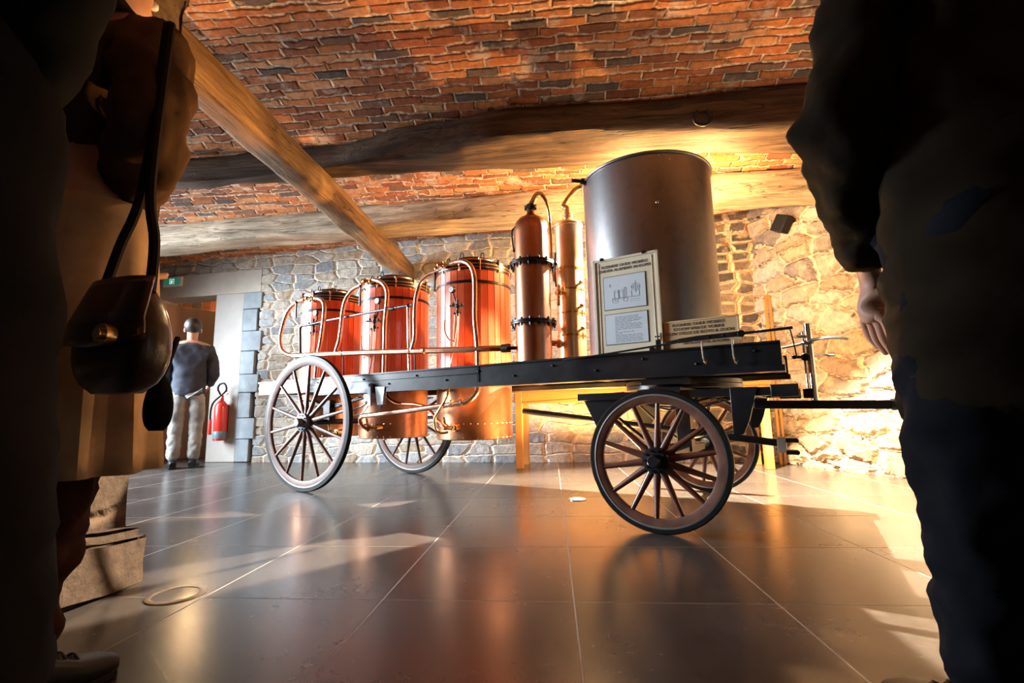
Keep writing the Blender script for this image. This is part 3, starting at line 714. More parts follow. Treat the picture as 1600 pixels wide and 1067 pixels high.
fittings(vats[1], VU[1], (574,439), [(566,444),(552,452),(541,466),(536,484),(533,510),(530,532),(526,545),(524,553)],
         [(584,437,-.37),(596,441,-.375),(604,452,-.38),(605,470,-.37),(602,500,-.36),(601,540,-.35),(600,585,-.35)], (589,470), (585,502), (563,447,478), 1.0)
fittings(vats[2], VU[2], (690,413), [(683,424),(670,429),(657,442),(650,465),(648,495),(648,525),(645,540),(642,549)],
         [(704,412,-.37),(720,408,-.375),(734,414,-.385),(741,432,-.385),(742,465,-.37),(742,500,-.36),(746,545,-.36),(747,580,-.36)], (705,452), (715,478), (680,428,455), .98)
# bottom drain cocks
for t, u, (x, y) in ((vats[0], VU[0], (528,676)), (vats[1], VU[1], (588,668)), (vats[2], VU[2], (711,668))):
    q = on(t, u)
    m = MB(); g0 = q(x, y, -.30)
    m.cyl(g0+Vector((.0,-.02,0)), g0+Vector((0,.04,0)), .030, n=20); m.cyl(g0+Vector((0,-.03,0)), g0+Vector((0,-.02,0)), .019, n=16)
    m.tube([g0+Vector((0,-.02,0)), g0+Vector((-.05,-.03,.0)), g0+Vector((-.10,-.03,.02))], .015, 12); m.ball(g0+Vector((-.06,-.03,.005)), .024)
    m.cyl(g0+Vector((-.06,-.03,.0)), g0+Vector((-.075,-.035,.075)), .010, n=10); m.build('drain_cock', BRASS, t)

# copper manifolds: one thing each
def pts(L, v): return [K(x, y, v) for x, y in L]
mt = wagon_empty('copper_manifold'); tag(mt, 'long pale copper pipe running across the front of the three red vats', 'pipe')
m = MB(); m.tube([K(458,556,-.395), K(530,552,-.393), K(640,548.5,-.39), K(745,545.5,-.36), K(782,544,-.30)], .0225, 18); m.build('pipe', COPPERP, mt)
for x, y, v in ((535,552,-.393),(662,548,-.39),(640,548.5,-.39)):
    a = K(x, y, v); MB().cyl(a-Vector((.012,0,0)), a+Vector((.012,0,0)), .027, n=18).build('coupling', COPPERD, mt)
m = MB(); a = K(791,544,-.30); m.cyl(a-Vector((.03,0,0)), a+Vector((.02,0,0)), .030, n=20); m.cyl(a-Vector((.045,0,0)), a-Vector((.03,0,0)), .020, n=16); m.cyl(a, a+Vector((.12,.06,0)), .012, n=12)
for k in range(6): m.ball(a+Vector((.022,.027*math.cos(k*PI/3),.027*math.sin(k*PI/3))), .006, 6, 5)
m.build('flange', IRON, mt)
for (x, y0, y1) in ((536,553,590),(648,549,590)): MB().cyl(K(x, y0, -.385), K(x+1, y1, -.385), .006, n=8).build('support', IRON, mt)
lt = wagon_empty('copper_drain_pipe'); tag(lt, 'copper drain pipes bent beneath the black rail between the vat bottoms', 'pipe')
m = MB(); m.tube([K(747,598,-.37), K(745,612,-.38), (K(732,626,-.40)), K(712,631,-.41), K(690,634,-.41), K(640,641,-.41), K(600,646,-.41), K(566,650,-.41)], .019, 16); m.build('pipe', COPPERP, lt)
m = MB(); m.tube([K(602,610,-.38), K(608,622,-.38), K(622,630,-.38), K(650,632,-.38), K(668,638,-.38), K(684,656,-.38), K(697,668,-.38)], .012, 12); m.build('branch_pipe', COPPERD, lt)
m = MB(); m.tube([K(701,604,-.40), K(698,620,-.42), K(688,638,-.43), K(680,652,-.43), K(680,668,-.42), K(688,676,-.40), K(700,675,-.38)], .0095, 12); m.build('branch_pipe', BRASS, lt)
m = MB(); m.tube([K(570,650,-.41), K(562,655,-.40), K(566,665,-.38), K(576,672,-.36)], .014, 12); m.build('elbow', COPPERD, lt)
for a in (K(706,630,-.41), K(722,628.5,-.405)): MB().cyl(a-Vector((.006,0,0)), a+Vector((.006,0,0)), .023, n=16).build('coupling', BRASS, lt)
# black steam line
sl = wagon_empty('steam_line'); tag(sl, 'thin black iron steam pipe rising slightly from left to middle vat', 'pipe')
m = MB(); m.tube([K(469,556,-.36), K(469,530,-.36), K(469,514,-.36), K(472,509,-.36), K(480,508,-.36)], .011, 10, 4); m.tube([K(480,508,-.36), K(510,501,-.36)], .010, 10, 1); m.build('elbow', IRON, sl)
m = MB(); m.tube([K(505,502,-.36), K(575,488.5,-.36), K(645,476,-.36)], .0105, 12); m.build('pipe', simple('gunmetal', (.10,.10,.11), .28, .8), sl)
m = MB(); a = K(638,478,-.36); b = K(640,588,-.36); m.cyl(a, b, .0135, n=14); m.build('upright', CHROME, sl)
MB().ball(a, .018).build('tee', IRON, sl); MB().cyl(K(612,483,-.36), K(616,482,-.36), .014, n=12).build('coupling', IRON, sl)

# ------------------------------------------------------------------ columns
ct = wagon_empty('copper_column', 1.74, -.2); tag(ct, 'tall aged copper rectifying column with two black bolted flanges and gooseneck', 'column')
R = .122
m = MB(); m.lathe([(R,.885),(R,1.80),(R*.985,1.83),(R*.90,1.872),(R*.70,1.905),(R*.40,1.925),(R*.24,1.945),(.024,1.975),(.022,2.01)], n=56); m.lathe([(R,.885),(.001,.885)], n=56); m.build('shell', COPPERD, ct)
for z in (1.575, 1.165):
    m = MB(); m.ring(R+.034, z-.012, z-.002, .05, n=56); m.ring(R+.034, z+.001, z+.011, .05, n=56); 
    for k in range(14):
        a = 2*PI*(k+.3)/14; x, y = (R+.020)*math.cos(a), (R+.020)*math.sin(a)
        m.cyl((x,y,z-.034), (x,y,z+.028), .0055, n=8); m.cyl((x,y,z-.026), (x,y,z-.012), .010, n=6); m.cyl((x,y,z+.011), (x,y,z+.022), .010, n=6)
    m.build('flange', IRON, ct)
m = MB(); m.cyl((0,0,1.972), (0,0,2.012), .030, n=20); m.cyl((0,0,1.985), (0,0,1.997), .040, n=20)
for k in range(4): m.cyl((.036*math.cos(k*PI/2+.4),.036*math.sin(k*PI/2+.4),1.975), (.036*math.cos(k*PI/2+.4),.036*math.sin(k*PI/2+.4),2.01), .007, n=8)
m.build('neck_clamp', IRON, ct)
m = MB(); qc = lambda x, y, v: K(x, y, v)-Vector((1.74,-.2,0))
m.tube([(0,0,2.0), qc(832,316,-.2), qc(838,305,-.19), qc(846,304,-.17), qc(853,314,-.14), qc(858,335,-.1), qc(861,370,-.07), qc(862,405,-.06), qc(866,440,-.04)], [.022,.021,.019,.016,.013,.011,.010,.010,.010], 14); m.build('gooseneck', BRASS, ct)
m = MB(); m.tube([qc(805,355,-.29), qc(800,362,-.29), qc(801,380,-.29), qc(803,392,-.29)], .006, 8); m.ball(qc(806,357,-.29), .012); m.ball(qc(803,392,-.29), .010); m.build('side_cock', IRON, ct)
m = MB(); m.tube([qc(868,395,-.25), qc(867,420,-.24), qc(869,448,-.2)], .006, 8); m.ball(qc(868,412,-.24), .014); m.build('thermometer', IRON, ct)

bt = wagon_empty('brass_column', 1.885, .1); tag(bt, 'pale brass column with thin hoops standing between copper column and grey tank', 'column')
R = .10
m = MB(); m.lathe([(R,.885),(R,1.905),(R*1.06,1.908),(R*1.06,1.925),(R*.95,1.938),(R*.4,1.955),(.030,1.965),(.026,2.0)], n=48); m.build('shell', TINNED, bt)
for z in (1.585, 1.43, 1.262, 1.10): MB().ring(R+.005, z-.006, z+.006, .007, n=48).build('hoop', BRASS, bt)
for z in (1.455, 1.29, 1.13):
    for a in (-.55,):
        m = MB(); c, s_ = math.cos(a), math.sin(a); m.cyl((R*c,R*s_,z), ((R+.03)*c,(R+.03)*s_,z), .010, n=12); m.ball(((R+.035)*c,(R+.035)*s_,z+.008), .017, 10, 8); m.cyl(((R+.035)*c,(R+.035)*s_,z-.02), ((R+.035)*c,(R+.035)*s_,z-.07), .004, n=6)
        m.build('sight_cock', TINNED, bt)
qb = lambda x, y, v: K(x, y, v)-Vector((1.885,.1,0))
m = MB(); m.cyl(qb(868,458,-.02), qb(882,458,-.02), .013, n=12); m.cyl(qb(873,445,-.03), qb(873,478,-.03), .012, n=12); m.ball(qb(873,458,-.04), .024); m.ball(qb(880,452,-.04), .014); m.build('brass_valve', BRASS, bt)
m = MB(); m.cyl(qb(862,536,-.05), qb(876,537,-.02), .020, n=16); m.ball(qb(874,537,-.03), .030); m.build('steam_inlet', COPPERD, bt)
m = MB(); m.cyl((0,0,1.975), (0,0,1.995), .038, n=24); m.cyl((0,0,2.0), (0,0,2.018), .036, n=24); m.build('neck_flange', TINNED, bt)
m = MB(); m.tube([(0,0,1.99), (0,0,2.06), qb(881,322,.1), qb(892,305,.12), qb(908,292,.15), (.38,.06,2.24)], .021, 14); m.build('swan_pipe', BRASS, bt)

# ------------------------------------------------------------------ cooling tank
tt = wagon_empty('cooling_tank', 2.49, 0); tag(tt, 'big open grey zinc cooling tank standing on the front of the wagon', 'tank')
R = .40
m = MB(); m.lathe([(.001,.90),(R-.012,.90),(R-.012,2.045)], n=96); m.lathe([(R-.012,.888),(R,.888),(R,2.045)], n=96); m.lathe([(R,2.045),(R-.012,2.045)], n=96); m.lathe([(.001,.888),(R,.888)], n=96); m.build('shell', STEEL, tt)
m = MB(); pr_ = [(R+.004+.009*math.cos(a), 2.045+.009*math.sin(a)) for a in [2*PI*k/10 for k in range(11)]]; m.lathe(pr_, n=96); m.build('rim', STEEL, tt)
MB().ring(R+.004, .90, .93, .006, n=96).build('foot_band', STEEL, tt)
qt = lambda x, y, v: K(x, y, v)-Vector((2.49,0,0))
for (x, y, rr) in ((1028,313,.011), (1031,237,.006), (1055,237,.006)):
    g0 = qt(x, y, -.39); L = math.hypot(g0.x, g0.y); g1 = Vector((g0.x/L*R, g0.y/L*R, g0.z)); MB().ball(g1, rr, 10, 7).build('rivet', CHROME, tt)
m = MB(); a = math.radians(218); c, s_ = math.cos(a), math.sin(a)
m.cyl((R*c*.94,R*s_*.94,2.035), ((R+.03)*c,(R+.03)*s_,2.045), .022, n=14); m.ball((R*c*.92,R*s_*.92,2.06), .030); m.cyl(((R+.02)*c,(R+.02)*s_,2.045), ((R+.09)*c,(R+.09)*s_,2.05), .012, n=10); m.build('overflow_valve', IRON, tt)

# ------------------------------------------------------------------ sign panel and board
def text(name, body, size, mat, parent, M, align='CENTER', ext=.0006):
    cu = bpy.data.curves.new(name, 'FONT'); cu.body = body; cu.size = size; cu.align_x = align; cu.extrude = ext; cu.resolution_u = 2
    o = bpy.data.objects.new(name, cu); C.objects.link(o); dg = bpy.context.evaluated_depsgraph_get()
    me = bpy.data.meshes.new_from_object(o.evaluated_get(dg)); bpy.data.objects.remove(o)
    me.materials.clear(); me.materials.append(mat); ob = bpy.data.objects.new(name, me); C.objects.link(ob); ob.parent = parent; ob.matrix_local = M; return ob
V1 = -.425
p_tl, p_tr, p_br, p_bl = K(931,409,V1), K(1030,389,V1), K(1034,550,V1), K(928,556,V1)
u0 = (p_tl.x+p_bl.x)/2; u1 = (p_tr.x+p_br.x)/2; zb = RZ1+.0105; zt = (p_tl.z+p_tr.z)/2
sw, sh = u1-u0, zt-zb
sp = wagon_empty('sign_panel', u0, V1, zb); tag(sp, 'cream framed sign with two blue-white printed sheets leaning against the grey tank', 'sign')
sp.rotation_euler = (0, 0, A27)
MB().box((0,0,0), (sw,.012,sh)).build('board', CREAM, sp, .002)
m = MB()
for a, b in (((0,-.006,0),(.014,0,sh)), ((sw-.014,-.006,0),(sw,0,sh)), ((0,-.006,sh-.012),(sw,0,sh)), ((.032,-.003,0),(.036,0,sh-.02)), ((sw-.036,-.003,0),(sw-.032,0,sh-.02))): m.box(a, b)
m.build('frame', CREAM, sp, .001)
def sheet(x0, x1, z0, z1):
    MB().box((x0-.004,-.002,z0-.004), (x1+.004,0,z1+.004)).build('sheet_border', INK, sp)
    return MB().box((x0,-.004,z0), (x1,-.001,z1)).build('printed_sheet', PAPER, sp)
X0s, X1s = sw*.165, sw*.80
s1 = sheet(X0s, X1s, sh*.46, sh*.80); s2 = sheet(X0s, X1s, sh*.10, sh*.405)
RX = Matrix.Rotation(PI/2, 4, 'X')
text('lettering', 'KLEINERE OUDE MOBIELE\nJENEVER ALAMBIEK IN KOPER', .0235, INK, sp, Matrix.Translation((sw*.49,-.002,sh*.90))@RX)
# line drawing of a still wagon on the upper sheet
m = MB(); cx0, cz0, dw, dh = X0s+.02, sh*.50, (X1s-X0s)-.04, sh*.26
def L(a, b, w=.0016): m.bar((cx0+a[0]*dw, -.0045, cz0+a[1]*dh), (cx0+b[0]*dw, -.0045, cz0+b[1]*dh), .0008, w, (0,0,1) if abs(a[0]-b[0]) > abs(a[1]-b[1])*.01 else (1,0,0))
def Cc(c, r, n=18, w=.0014):
    for k in range(n):
        a0, a1 = 2*PI*k/n, 2*PI*(k+1)/n; L((c[0]+r*math.cos(a0), c[1]+r*math.sin(a0)*1.2), (c[0]+r*math.cos(a1), c[1]+r*math.sin(a1)*1.2), w)
for x in (.20, .34): 
    L((x,.25), (x,.58)); L((x+.12,.25), (x+.12,.58)); L((x,.58), (x+.12,.58)); L((x,.50), (x+.12,.50)); L((x,.25), (x+.12,.25))
L((.12,.27), (.92,.27)); L((.12,.24), (.92,.24)); Cc((.22,.18), .085); Cc((.22,.18), .02); Cc((.52,.17), .06)
L((.5,.25), (.5,.66)); L((.55,.25), (.55,.66)); L((.5,.66), (.55,.66)); Cc((.82,.62), .12); Cc((.82,.62), .07); L((.82,.4), (.82,.86)); L((.70,.62), (.95,.62))
L((.70,.27), (.70,.5)); L((.92,.27), (.92,.5)); L((.06,.82), (.10,.82)); L((.06,.77), (.10,.77)); L((.08,.74), (.08,.85))
for x in (.66, .72, .78, .84, .9): L((x,.14), (x+.03,.16)); L((x,.07), (x+.03,.07))
m.build('drawing', INKP, s1)
m = MB(); random.seed(4)
zz = sh*.37
for i in range(17):
    xs = X0s+.055*sw/.37; 
    while xs < X1s-.03:
        wl = random.uniform(.012,.035)
        if xs+wl > X1s-.02: break
        m.box((xs,-.0046,zz), (xs+wl,-.0038,zz+.0034)); xs += wl+.005
        if random.random() < .06: break
    zz -= .0088
m.build('text_block', INKP, s2)
for x, z in ((sw*.15,sh+.002), (sw*.80,sh+.002), (sw*.83,.012)): MB().box((x-.010,-.010,z-.010), (x+.010,.006,z+.008)).build('clip', IRON, sp, .001)
m = MB(); m.cyl((sw*.93,-.012,.055), (sw*.93,-.012,.095), .004, n=8); m.cyl((sw*.93-.012,-.012,.075), (sw*.93+.012,-.012,.075), .004, n=8); m.box((sw*.90,-.008,.0), (sw*.96,-.001,.06)); m.build('hook_catch', IRON, sp)

V2 = -.415; q0, q1 = K(1037,499,V2), K(1153,497,V2)
tb = wagon_empty('text_board', u1+.004, V2, zb); tag(tb, 'low tan board with rows of dark capitals to the right of the framed sign', 'sign')
tw, th = q1.x-u1, q1.z-zb+.02
MB().box((0,0,0), (tw,.012,th)).build('board', TANB, tb, .002)
m = MB(); m.box((0,-.004,th-.008), (tw,0,th)); m.box((tw-.008,-.004,0), (tw,0,th)); m.build('edging', TANB, tb, .001)
text('lettering', 'KLEINERE OUDE MOBIELE\nSTOOM VAN DE VORIGE\nEEUW STELLE DE KOTO & ZOON', .0225, INK, tb, Matrix.Translation((tw*.47,-.002,th*.79))@RX)
text('lettering', 'DISTILLEERKETEL IN KOPER', .018, INK, tb, Matrix.Translation((tw*.55,-.002,th*.15))@RX)

# ------------------------------------------------------------------ furniture and wall fittings
tbm = empty('trestle_table', bw(3.72, -.66), math.atan2(bd.y, bd.x)); tag(tbm, 'long ochre wooden table standing against the back stone wall behind the wagon', 'table')
MB().box((0,0,.79), (2.5,.5,.83)).build('tabletop', OCHRE, tbm, .003)
m = MB(); m.box((.02,.02,.66), (2.48,.045,.79)); m.box((.02,.455,.66), (2.48,.48,.79)); m.box((.02,.02,.66), (.045,.48,.79)); m.box((2.455,.02,.66), (2.48,.48,.79)); m.build('apron', OCHRE, tbm, .002)
for x in (.02, 2.39):
    for y in (.02, .41): MB().bar((x+.045,y+.035,0), (x+.045,y+.035,.79), .08, .07, (1,0,0)).build('leg', OCHRE, tbm, .003)
MB().box((.6,.1,.835), (1.3,.42,.87)).build('plank', OCHRE, tbm, .002)

pc = PY(1202, 500, 5.15)
ps = empty('wooden_post', (pc.x+.0, 5.15, 0)); tag(ps, 'slim pale wooden double post standing in the far right corner', 'post')
for dx in (-.022, .022): MB().box((dx-.012,-.012,0), (dx+.012,.012,1.72)).build('upright', OCHRE, ps, .002)
MB().box((-.034,-.01,1.70), (.034,.01,1.74)).build('cap', OCHRE, ps, .002)

ex = empty('exit_sign', bw(-1.22, -.045, 2.47), math.atan2(bd.y, bd.x)); tag(ex, 'small green lit emergency exit sign above the doorway', 'exit sign')
MB().box((-.15,0,-.06), (.15,.06,.075)).build('housing', WHITEX, ex, .004)
MB().box((-.13,-.004,-.045), (.13,.001,.055)).build('face', GREENX, ex)
m = MB(); m.box((-.035,-.007,-.032), (-.029,-.003,.040)); m.box((.029,-.007,-.032), (.035,-.003,.040)); m.box((-.035,-.007,.036), (.035,-.003,.041)); m.ball((.0,-.006,.020), (.009,.002,.009), 10, 6)
m.bar((0,-.006,.012), (-.004,-.006,-.012), .004, .014, (1,0,0)); m.bar((-.004,-.006,-.010), (-.016,-.006,-.03), .004, .006); m.bar((-.002,-.006,-.010), (.012,-.006,-.028), .004, .006); m.bar((0,-.006,.008), (.018,-.006,-.002), .004, .005); m.bar((0,-.006,.008), (-.018,-.006,.0), .004, .005)
m.build('pictogram', GLOWX, ex)

fe = empty('fire_extinguisher', bw(-.225, -.115, .28), math.atan2(bd.y, bd.x)); tag(fe, 'red fire extinguisher with black hose hung on the pale door jamb', 'fire extinguisher')
m = MB(); m.lathe([(.001,.0),(.07,.002),(.078,.02),(.078,.42),(.07,.46),(.04,.50),(.024,.515),(.024,.54)], n=32); m.build('cylinder', RED, fe)
m = MB(); m.lathe([(.079,.03),(.0795,.031),(.0795,.12),(.079,.121)], n=32); m.build('label', LBLUE, fe)
m = MB(); m.cyl((0,0,.53), (0,0,.58), .02, n=12); m.bar((-.01,0,.575), (.09,-.01,.60), .02, .012); m.bar((-.01,0,.60), (.08,-.01,.635), .018, .010); m.cyl((0,-.03,.56), (0,-.02,.56), .02, n=12); m.build('handle', RED, fe, .001)
m = MB(); m.tube([(-.01,0,.57), (-.05,-.02,.66), (-.02,-.03,.72), (.05,-.03,.73), (.085,-.03,.66), (.06,-.05,.60), (-.05,-.07,.50), (-.09,-.07,.40), (-.10,-.06,.25)], .011, 10); m.build('hose', BLACKR, fe)
m = MB(); m.cyl((-.10,-.06,.27), (-.10,-.06,.08), .018, .026, n=14); m.build('nozzle', RED, fe)
MB().box((-.03,.07,.10), (.03,.105,.46)).build('bracket', IRON, fe)

rw = BB; rn = Vector((-rd.y, rd.x, 0)); rn = rn if rn.x < 0 else -rn
sc0 = PY(1222, 350, 4.86)
wsp = empty('wall_speaker', sc0, math.atan2(rd.y, rd.x)); tag(wsp, 'small black loudspeaker tilted on the right stone wall under the beam', 'speaker')
Mx = Matrix.Rotation(math.radians(28), 4, 'Y')@Matrix.Rotation(math.radians(-10), 4, 'X')
MB().box((-.075,-.05,-.085), (.075,.05,.085), Mx).build('cabinet', simple('black_plastic', (.008,.008,.009), .6, spec=.2), wsp, .008)
MB().box((-.066,-.054,-.076), (.066,-.049,.076), Mx).build('grille', simple('black_grille', (.006,.006,.007), .7, 0, .3, 60, .6, spec=.2), wsp, .002)
MB().bar((0,.04,0), (.02,.24,.0), .02, .02).build('wall_bracket', IRON, wsp)

irn = empty('iron_ring', PY(1096, 178, 3.085)); tag(irn, 'black iron ring hanging from the dark upper ceiling beam', 'ring')
m = MB(); Rr = .058
m.tube([(Rr*math.sin(a), -.012, -.035+Rr*math.cos(a)*.9) for a in [math.radians(k) for k in range(35, 326, 29)]], .011, 10); m.build('ring', IRON, irn)
for sx in (-1, 1): MB().cyl((sx*.034,.03,.014), (sx*.034,-.02,.014), .008, n=8).build('staple', IRON, irn)

def floor_light(loc, lit, label):
    e = empty('floor_light', loc); tag(e, label, 'floor light', 'round recessed floor lights')
    m = MB(); m.lathe([(.085,0),(.085,.003),(.078,.0055),(.068,.0045),(.068,0)], n=48); m.build('bezel', CHROME if lit else simple('dull_bezel', (.22,.17,.12), .35, .7), e)
    m = MB(); m.lathe([(.0001,.003),(.067,.003),(.067,.0)], n=40); m.build('glass', LAMPX if lit else GLASSD, e)
    return e
l1 = floor_light(Vector((.15,3.29,0)), True, 'round recessed floor light glowing white beside the small front wheel')
l1.scale = (.7,.7,1)
floor_light(PZ(275,930,0), False, 'unlit round recessed floor light at the foot of the stone pillar')

# ------------------------------------------------------------------ people
def skin(name, mat, parent, nodes, edges, root, sub=2, wrinkle=0, wsize=.12, flat=None):
    """nodes: key -> (co, rx, ry)"""
    keys = list(nodes); me = bpy.data.meshes.new(name)
    me.from_pydata([nodes[k][0] for k in keys], [(keys.index(a), keys.index(b)) for a, b in edges], [])
    me.materials.append(mat)
    o = bpy.data.objects.new(name, me); C.objects.link(o); o.parent = parent
    s = o.modifiers.new('skin', 'SKIN'); s.use_smooth_shade = True
    L = me.skin_vertices[0].data
    for i, k in enumerate(keys):
        L[i].radius = (nodes[k][1], nodes[k][2]); L[i].use_root = (k == root)
    ss = o.modifiers.new('sub', 'SUBSURF'); ss.levels = ss.render_levels = sub
    if wrinkle:
        tx = bpy.data.textures.new(name+'_folds', 'CLOUDS'); tx.noise_scale = wsize; tx.noise_depth = 2
        d = o.modifiers.new('folds', 'DISPLACE'); d.texture = tx; d.strength = wrinkle; d.mid_level = .5; d.texture_coords = 'LOCAL'
    return o
def chain(nodes, edges, pref, pts):
    prev = None
    for i, (co, rx, ry) in enumerate(pts):
        k = f'{pref}{i}'; nodes[k] = (Vector(co), rx, ry)
        if prev: edges.append((prev, k))
        prev = k
    return f'{pref}0', prev
def fingers(nodes, edges, wrist, palm_dir, side, down=Vector((0,0,-1)), pre='f'):
    """palm and five bent fingers leaving the wrist node"""
    w0 = nodes[wrist][0]; d = palm_dir.normalized(); s_ = side.normalized(); nrm = d.cross(s_).normalized()
    nodes[pre+'palm'] = (w0+d*.05, .030, .016); edges.append((wrist, pre+'palm'))
    nodes[pre+'palm2'] = (w0+d*.085, .033, .013); edges.append((pre+'palm', pre+'palm2'))
    for k, (off, ln) in enumerate(((-.030,.068),(-.010,.080),(.011,.074),(.030,.058))):
        a = w0+d*.105+s_*off; b = a+d*ln*.5+nrm*.008; c = a+d*ln+nrm*.030
        for j, (p, r_) in enumerate(((a,.0095),(b,.0085),(c,.007))):
            nodes[f'{pre}{k}{j}'] = (p, r_, r_); edges.append((f'{pre}{k}{j-1}' if j else pre+'palm2', f'{pre}{k}{j}'))
    a = w0+d*.045-s_*.038+nrm*.008; b = w0+d*.080-s_*.055+nrm*.022
    nodes[pre+'t0'] = (a,.011,.011); nodes[pre+'t1'] = (b,.009,.009); edges.append((pre+'palm', pre+'t0')); edges.append((pre+'t0', pre+'t1'))

def person(label, loc, rz, H, arms, top, trousers, coat_mat, hem, hemr, armr=1.0, shoe_mat=None, legs=None, hair=HAIR, sleeve_end=.93, bulk=1.0, skirt=None, wr=.03, lean=0.0):
    """arms: for -1 (left) and 1 (right): (elbow, wrist, hand dir) in a body frame facing +Y, 1.75 m tall"""
    P = empty('person', loc, rz); tag(P, label, 'person'); k = H/1.75
    def S(x, y, z): return Vector((x*k, y*k+lean*(z/1.75)**2*k, z*k))
    legs = legs or {-1: (S(-.10,.02,.50), S(-.10,-.03,.09), S(-.12,.12,.035)), 1: (S(.10,.02,.50), S(.10,-.03,.09), S(.12,.12,.035))}
    N = {}; E = []
    chain(N, E, 's', [(S(0,0,.95),.15*k,.10*k), (S(0,0,1.10),.13*k,.09*k), (S(0,.005,1.28),.145*k,.10*k), (S(0,0,1.42),.12*k,.085*k), (S(0,.0,1.49),.055*k,.055*k), (S(0,.018,1.56),.062*k,.070*k), (S(0,.028,1.63),.074*k,.090*k), (S(0,.02,1.70),.066*k,.080*k), (S(0,.01,1.735),.035*k,.045*k)])
    # nose
    N['n0'] = (S(0,.125,1.61),.010*k,.012*k); E.append(('s6','n0'))
    for sd in (-1, 1):
        sh_ = S(sd*.185,0,1.41); el, wr_, hd = arms[sd]
        N[f'h{sd}'] = (S(sd*.09,0,.90),.095*k,.095*k); E.append(('s0', f'h{sd}'))
        kn, an, to = legs[sd]
        N[f'k{sd}'] = (kn,.060*k,.060*k); N[f'a{sd}'] = (an,.034*k,.034*k); N[f't{sd}'] = (an*.45+to*.55+Vector((0,0,-.01)),.022*k,.018*k)
        E += [(f'h{sd}',f'k{sd}'),(f'k{sd}',f'a{sd}'),(f'a{sd}',f't{sd}')]
        N[f'S{sd}'] = (sh_,.062*k,.062*k); N[f'E{sd}'] = (S(*el),.042*k,.042*k); N[f'W{sd}'] = (S(*wr_),.028*k,.022*k)
        E += [('s3',f'S{sd}'),(f'S{sd}',f'E{sd}'),(f'E{sd}',f'W{sd}')]
        fingers(N, E, f'W{sd}', Vector(hd), Vector((0,1,0)) if abs(hd[1]) < .8 else Vector((sd,0,0)), pre=f'f{sd}')
    skin('body', SKIN, P, N, E, 's0', 2)
    # hair cap and face
    m = MB(); vs_c = S(0,.008,1.665); m.ball(vs_c, (.094*k,.110*k,.098*k), 20, 12)
    hb = m.build('hair', hair, P); hb.location = (0, -.018*k, .012*k)
    for sd in (-1,1): MB().ball(S(sd*.032,.104,1.632), .012*k, 10, 7, 0).build('eye', [DIAL], P)
    m = MB(); m.ball(S(0,.100,1.572), (.024*k,.010*k,.006*k), 12, 6); m.build('mouth', simple('lips', (.35,.12,.10), .5), P)
    for sd in (-1,1): MB().ball(S(sd*.082,.015,1.625), (.012*k,.020*k,.032*k), 10, 8).build('ear', SKIN, P)
    # trousers
    N = {}; E = []; N['p'] = (S(0,0,.95),.14*k*bulk,.095*k*bulk)
    for sd in (-1,1):
        kn, an, to = legs[sd]
        N[f'h{sd}'] = (S(sd*.09,0,.84),.092*k*bulk,.092*k*bulk); N[f'm{sd}'] = ((S(sd*.10,0,.84)+kn)/2,.092*k*bulk,.095*k*bulk)
        N[f'k{sd}'] = (kn,.078*k*bulk,.080*k*bulk); N[f'c{sd}'] = ((kn+an)/2,.072*k*bulk,.074*k*bulk); N[f'a{sd}'] = (an+Vector((0,0,-.012*k)),.066*k*bulk,.070*k*bulk)
        E += [('p',f'h{sd}'),(f'h{sd}',f'm{sd}'),(f'm{sd}',f'k{sd}'),(f'k{sd}',f'c{sd}'),(f'c{sd}',f'a{sd}')]
    skin('trousers', trousers, P, N, E, 'p', 3, wr, .07)
    # coat
    N = {}; E = []
    body = [(S(0,0,1.50),.075*k,.075*k), (S(0,0,1.45),.13*k,.095*k), (S(0,0,1.36),.19*k*bulk,.125*k*bulk), (S(0,0,1.18),.185*k*bulk,.13*k*bulk), (S(0,0,1.02),.19*k*bulk,.14*k*bulk)]
    z = 1.02; n = max(1, round((1.02-hem)/.14))
    for i in range(1, n+1):
        t = i/n; body.append((S(0,0,1.02+(hem-1.02)*t), (.19*bulk+(hemr-.19*bulk)*t)*k, (.14*bulk+(hemr*.8-.14*bulk)*t)*k))
    chain(N, E, 'b', body)
    for sd in (-1,1):
        el, wr_, hd = arms[sd]; el, wr_ = S(*el), S(*wr_)
        ab = bulk*armr; N[f'S{sd}'] = (S(sd*.185*bulk**.5,0,1.385),.085*k*ab,.085*k*ab); N[f'M{sd}'] = ((S(sd*.195,0,1.385)+el)/2,.078*k*ab,.078*k*ab)
        N[f'E{sd}'] = (el,.074*k*ab,.074*k*ab); N[f'F{sd}'] = ((el+wr_)/2,.062*k*ab,.062*k*ab); N[f'W{sd}'] = (el+(wr_-el)*sleeve_end,.050*k*ab,.050*k*ab)
        E += [('b2',f'S{sd}'),(f'S{sd}',f'M{sd}'),(f'M{sd}',f'E{sd}'),(f'E{sd}',f'F{sd}'),(f'F{sd}',f'W{sd}')]
    skin('coat', coat_mat, P, N, E, 'b2', 3, wr*1.2, .09)
    if skirt:
        mat, z0, z1, r0, r1 = skirt; m = MB(); n = 64; prof = []
        rows = 14; vs = []
        for i in range(rows+1):
            t = i/rows; z = z0+(z1-z0)*t; rr = r0+(r1-r0)*t
            for j in range(n):
                a = 2*PI*j/n; f = 1+.07*t*math.sin(a*9+.8*math.sin(a*2))+.03*t*math.sin(a*17+t)
                vs.append(S(rr*f*math.cos(a), rr*f*.78*math.sin(a), z))
        m.add(vs, [(i*n+j, i*n+(j+1)%n, (i+1)*n+(j+1)%n, (i+1)*n+j) for i in range(rows) for j in range(n)], True)
        so = m.build('coat_skirt', mat, P); sd_ = so.modifiers.new('s', 'SOLIDIFY'); sd_.thickness = .006
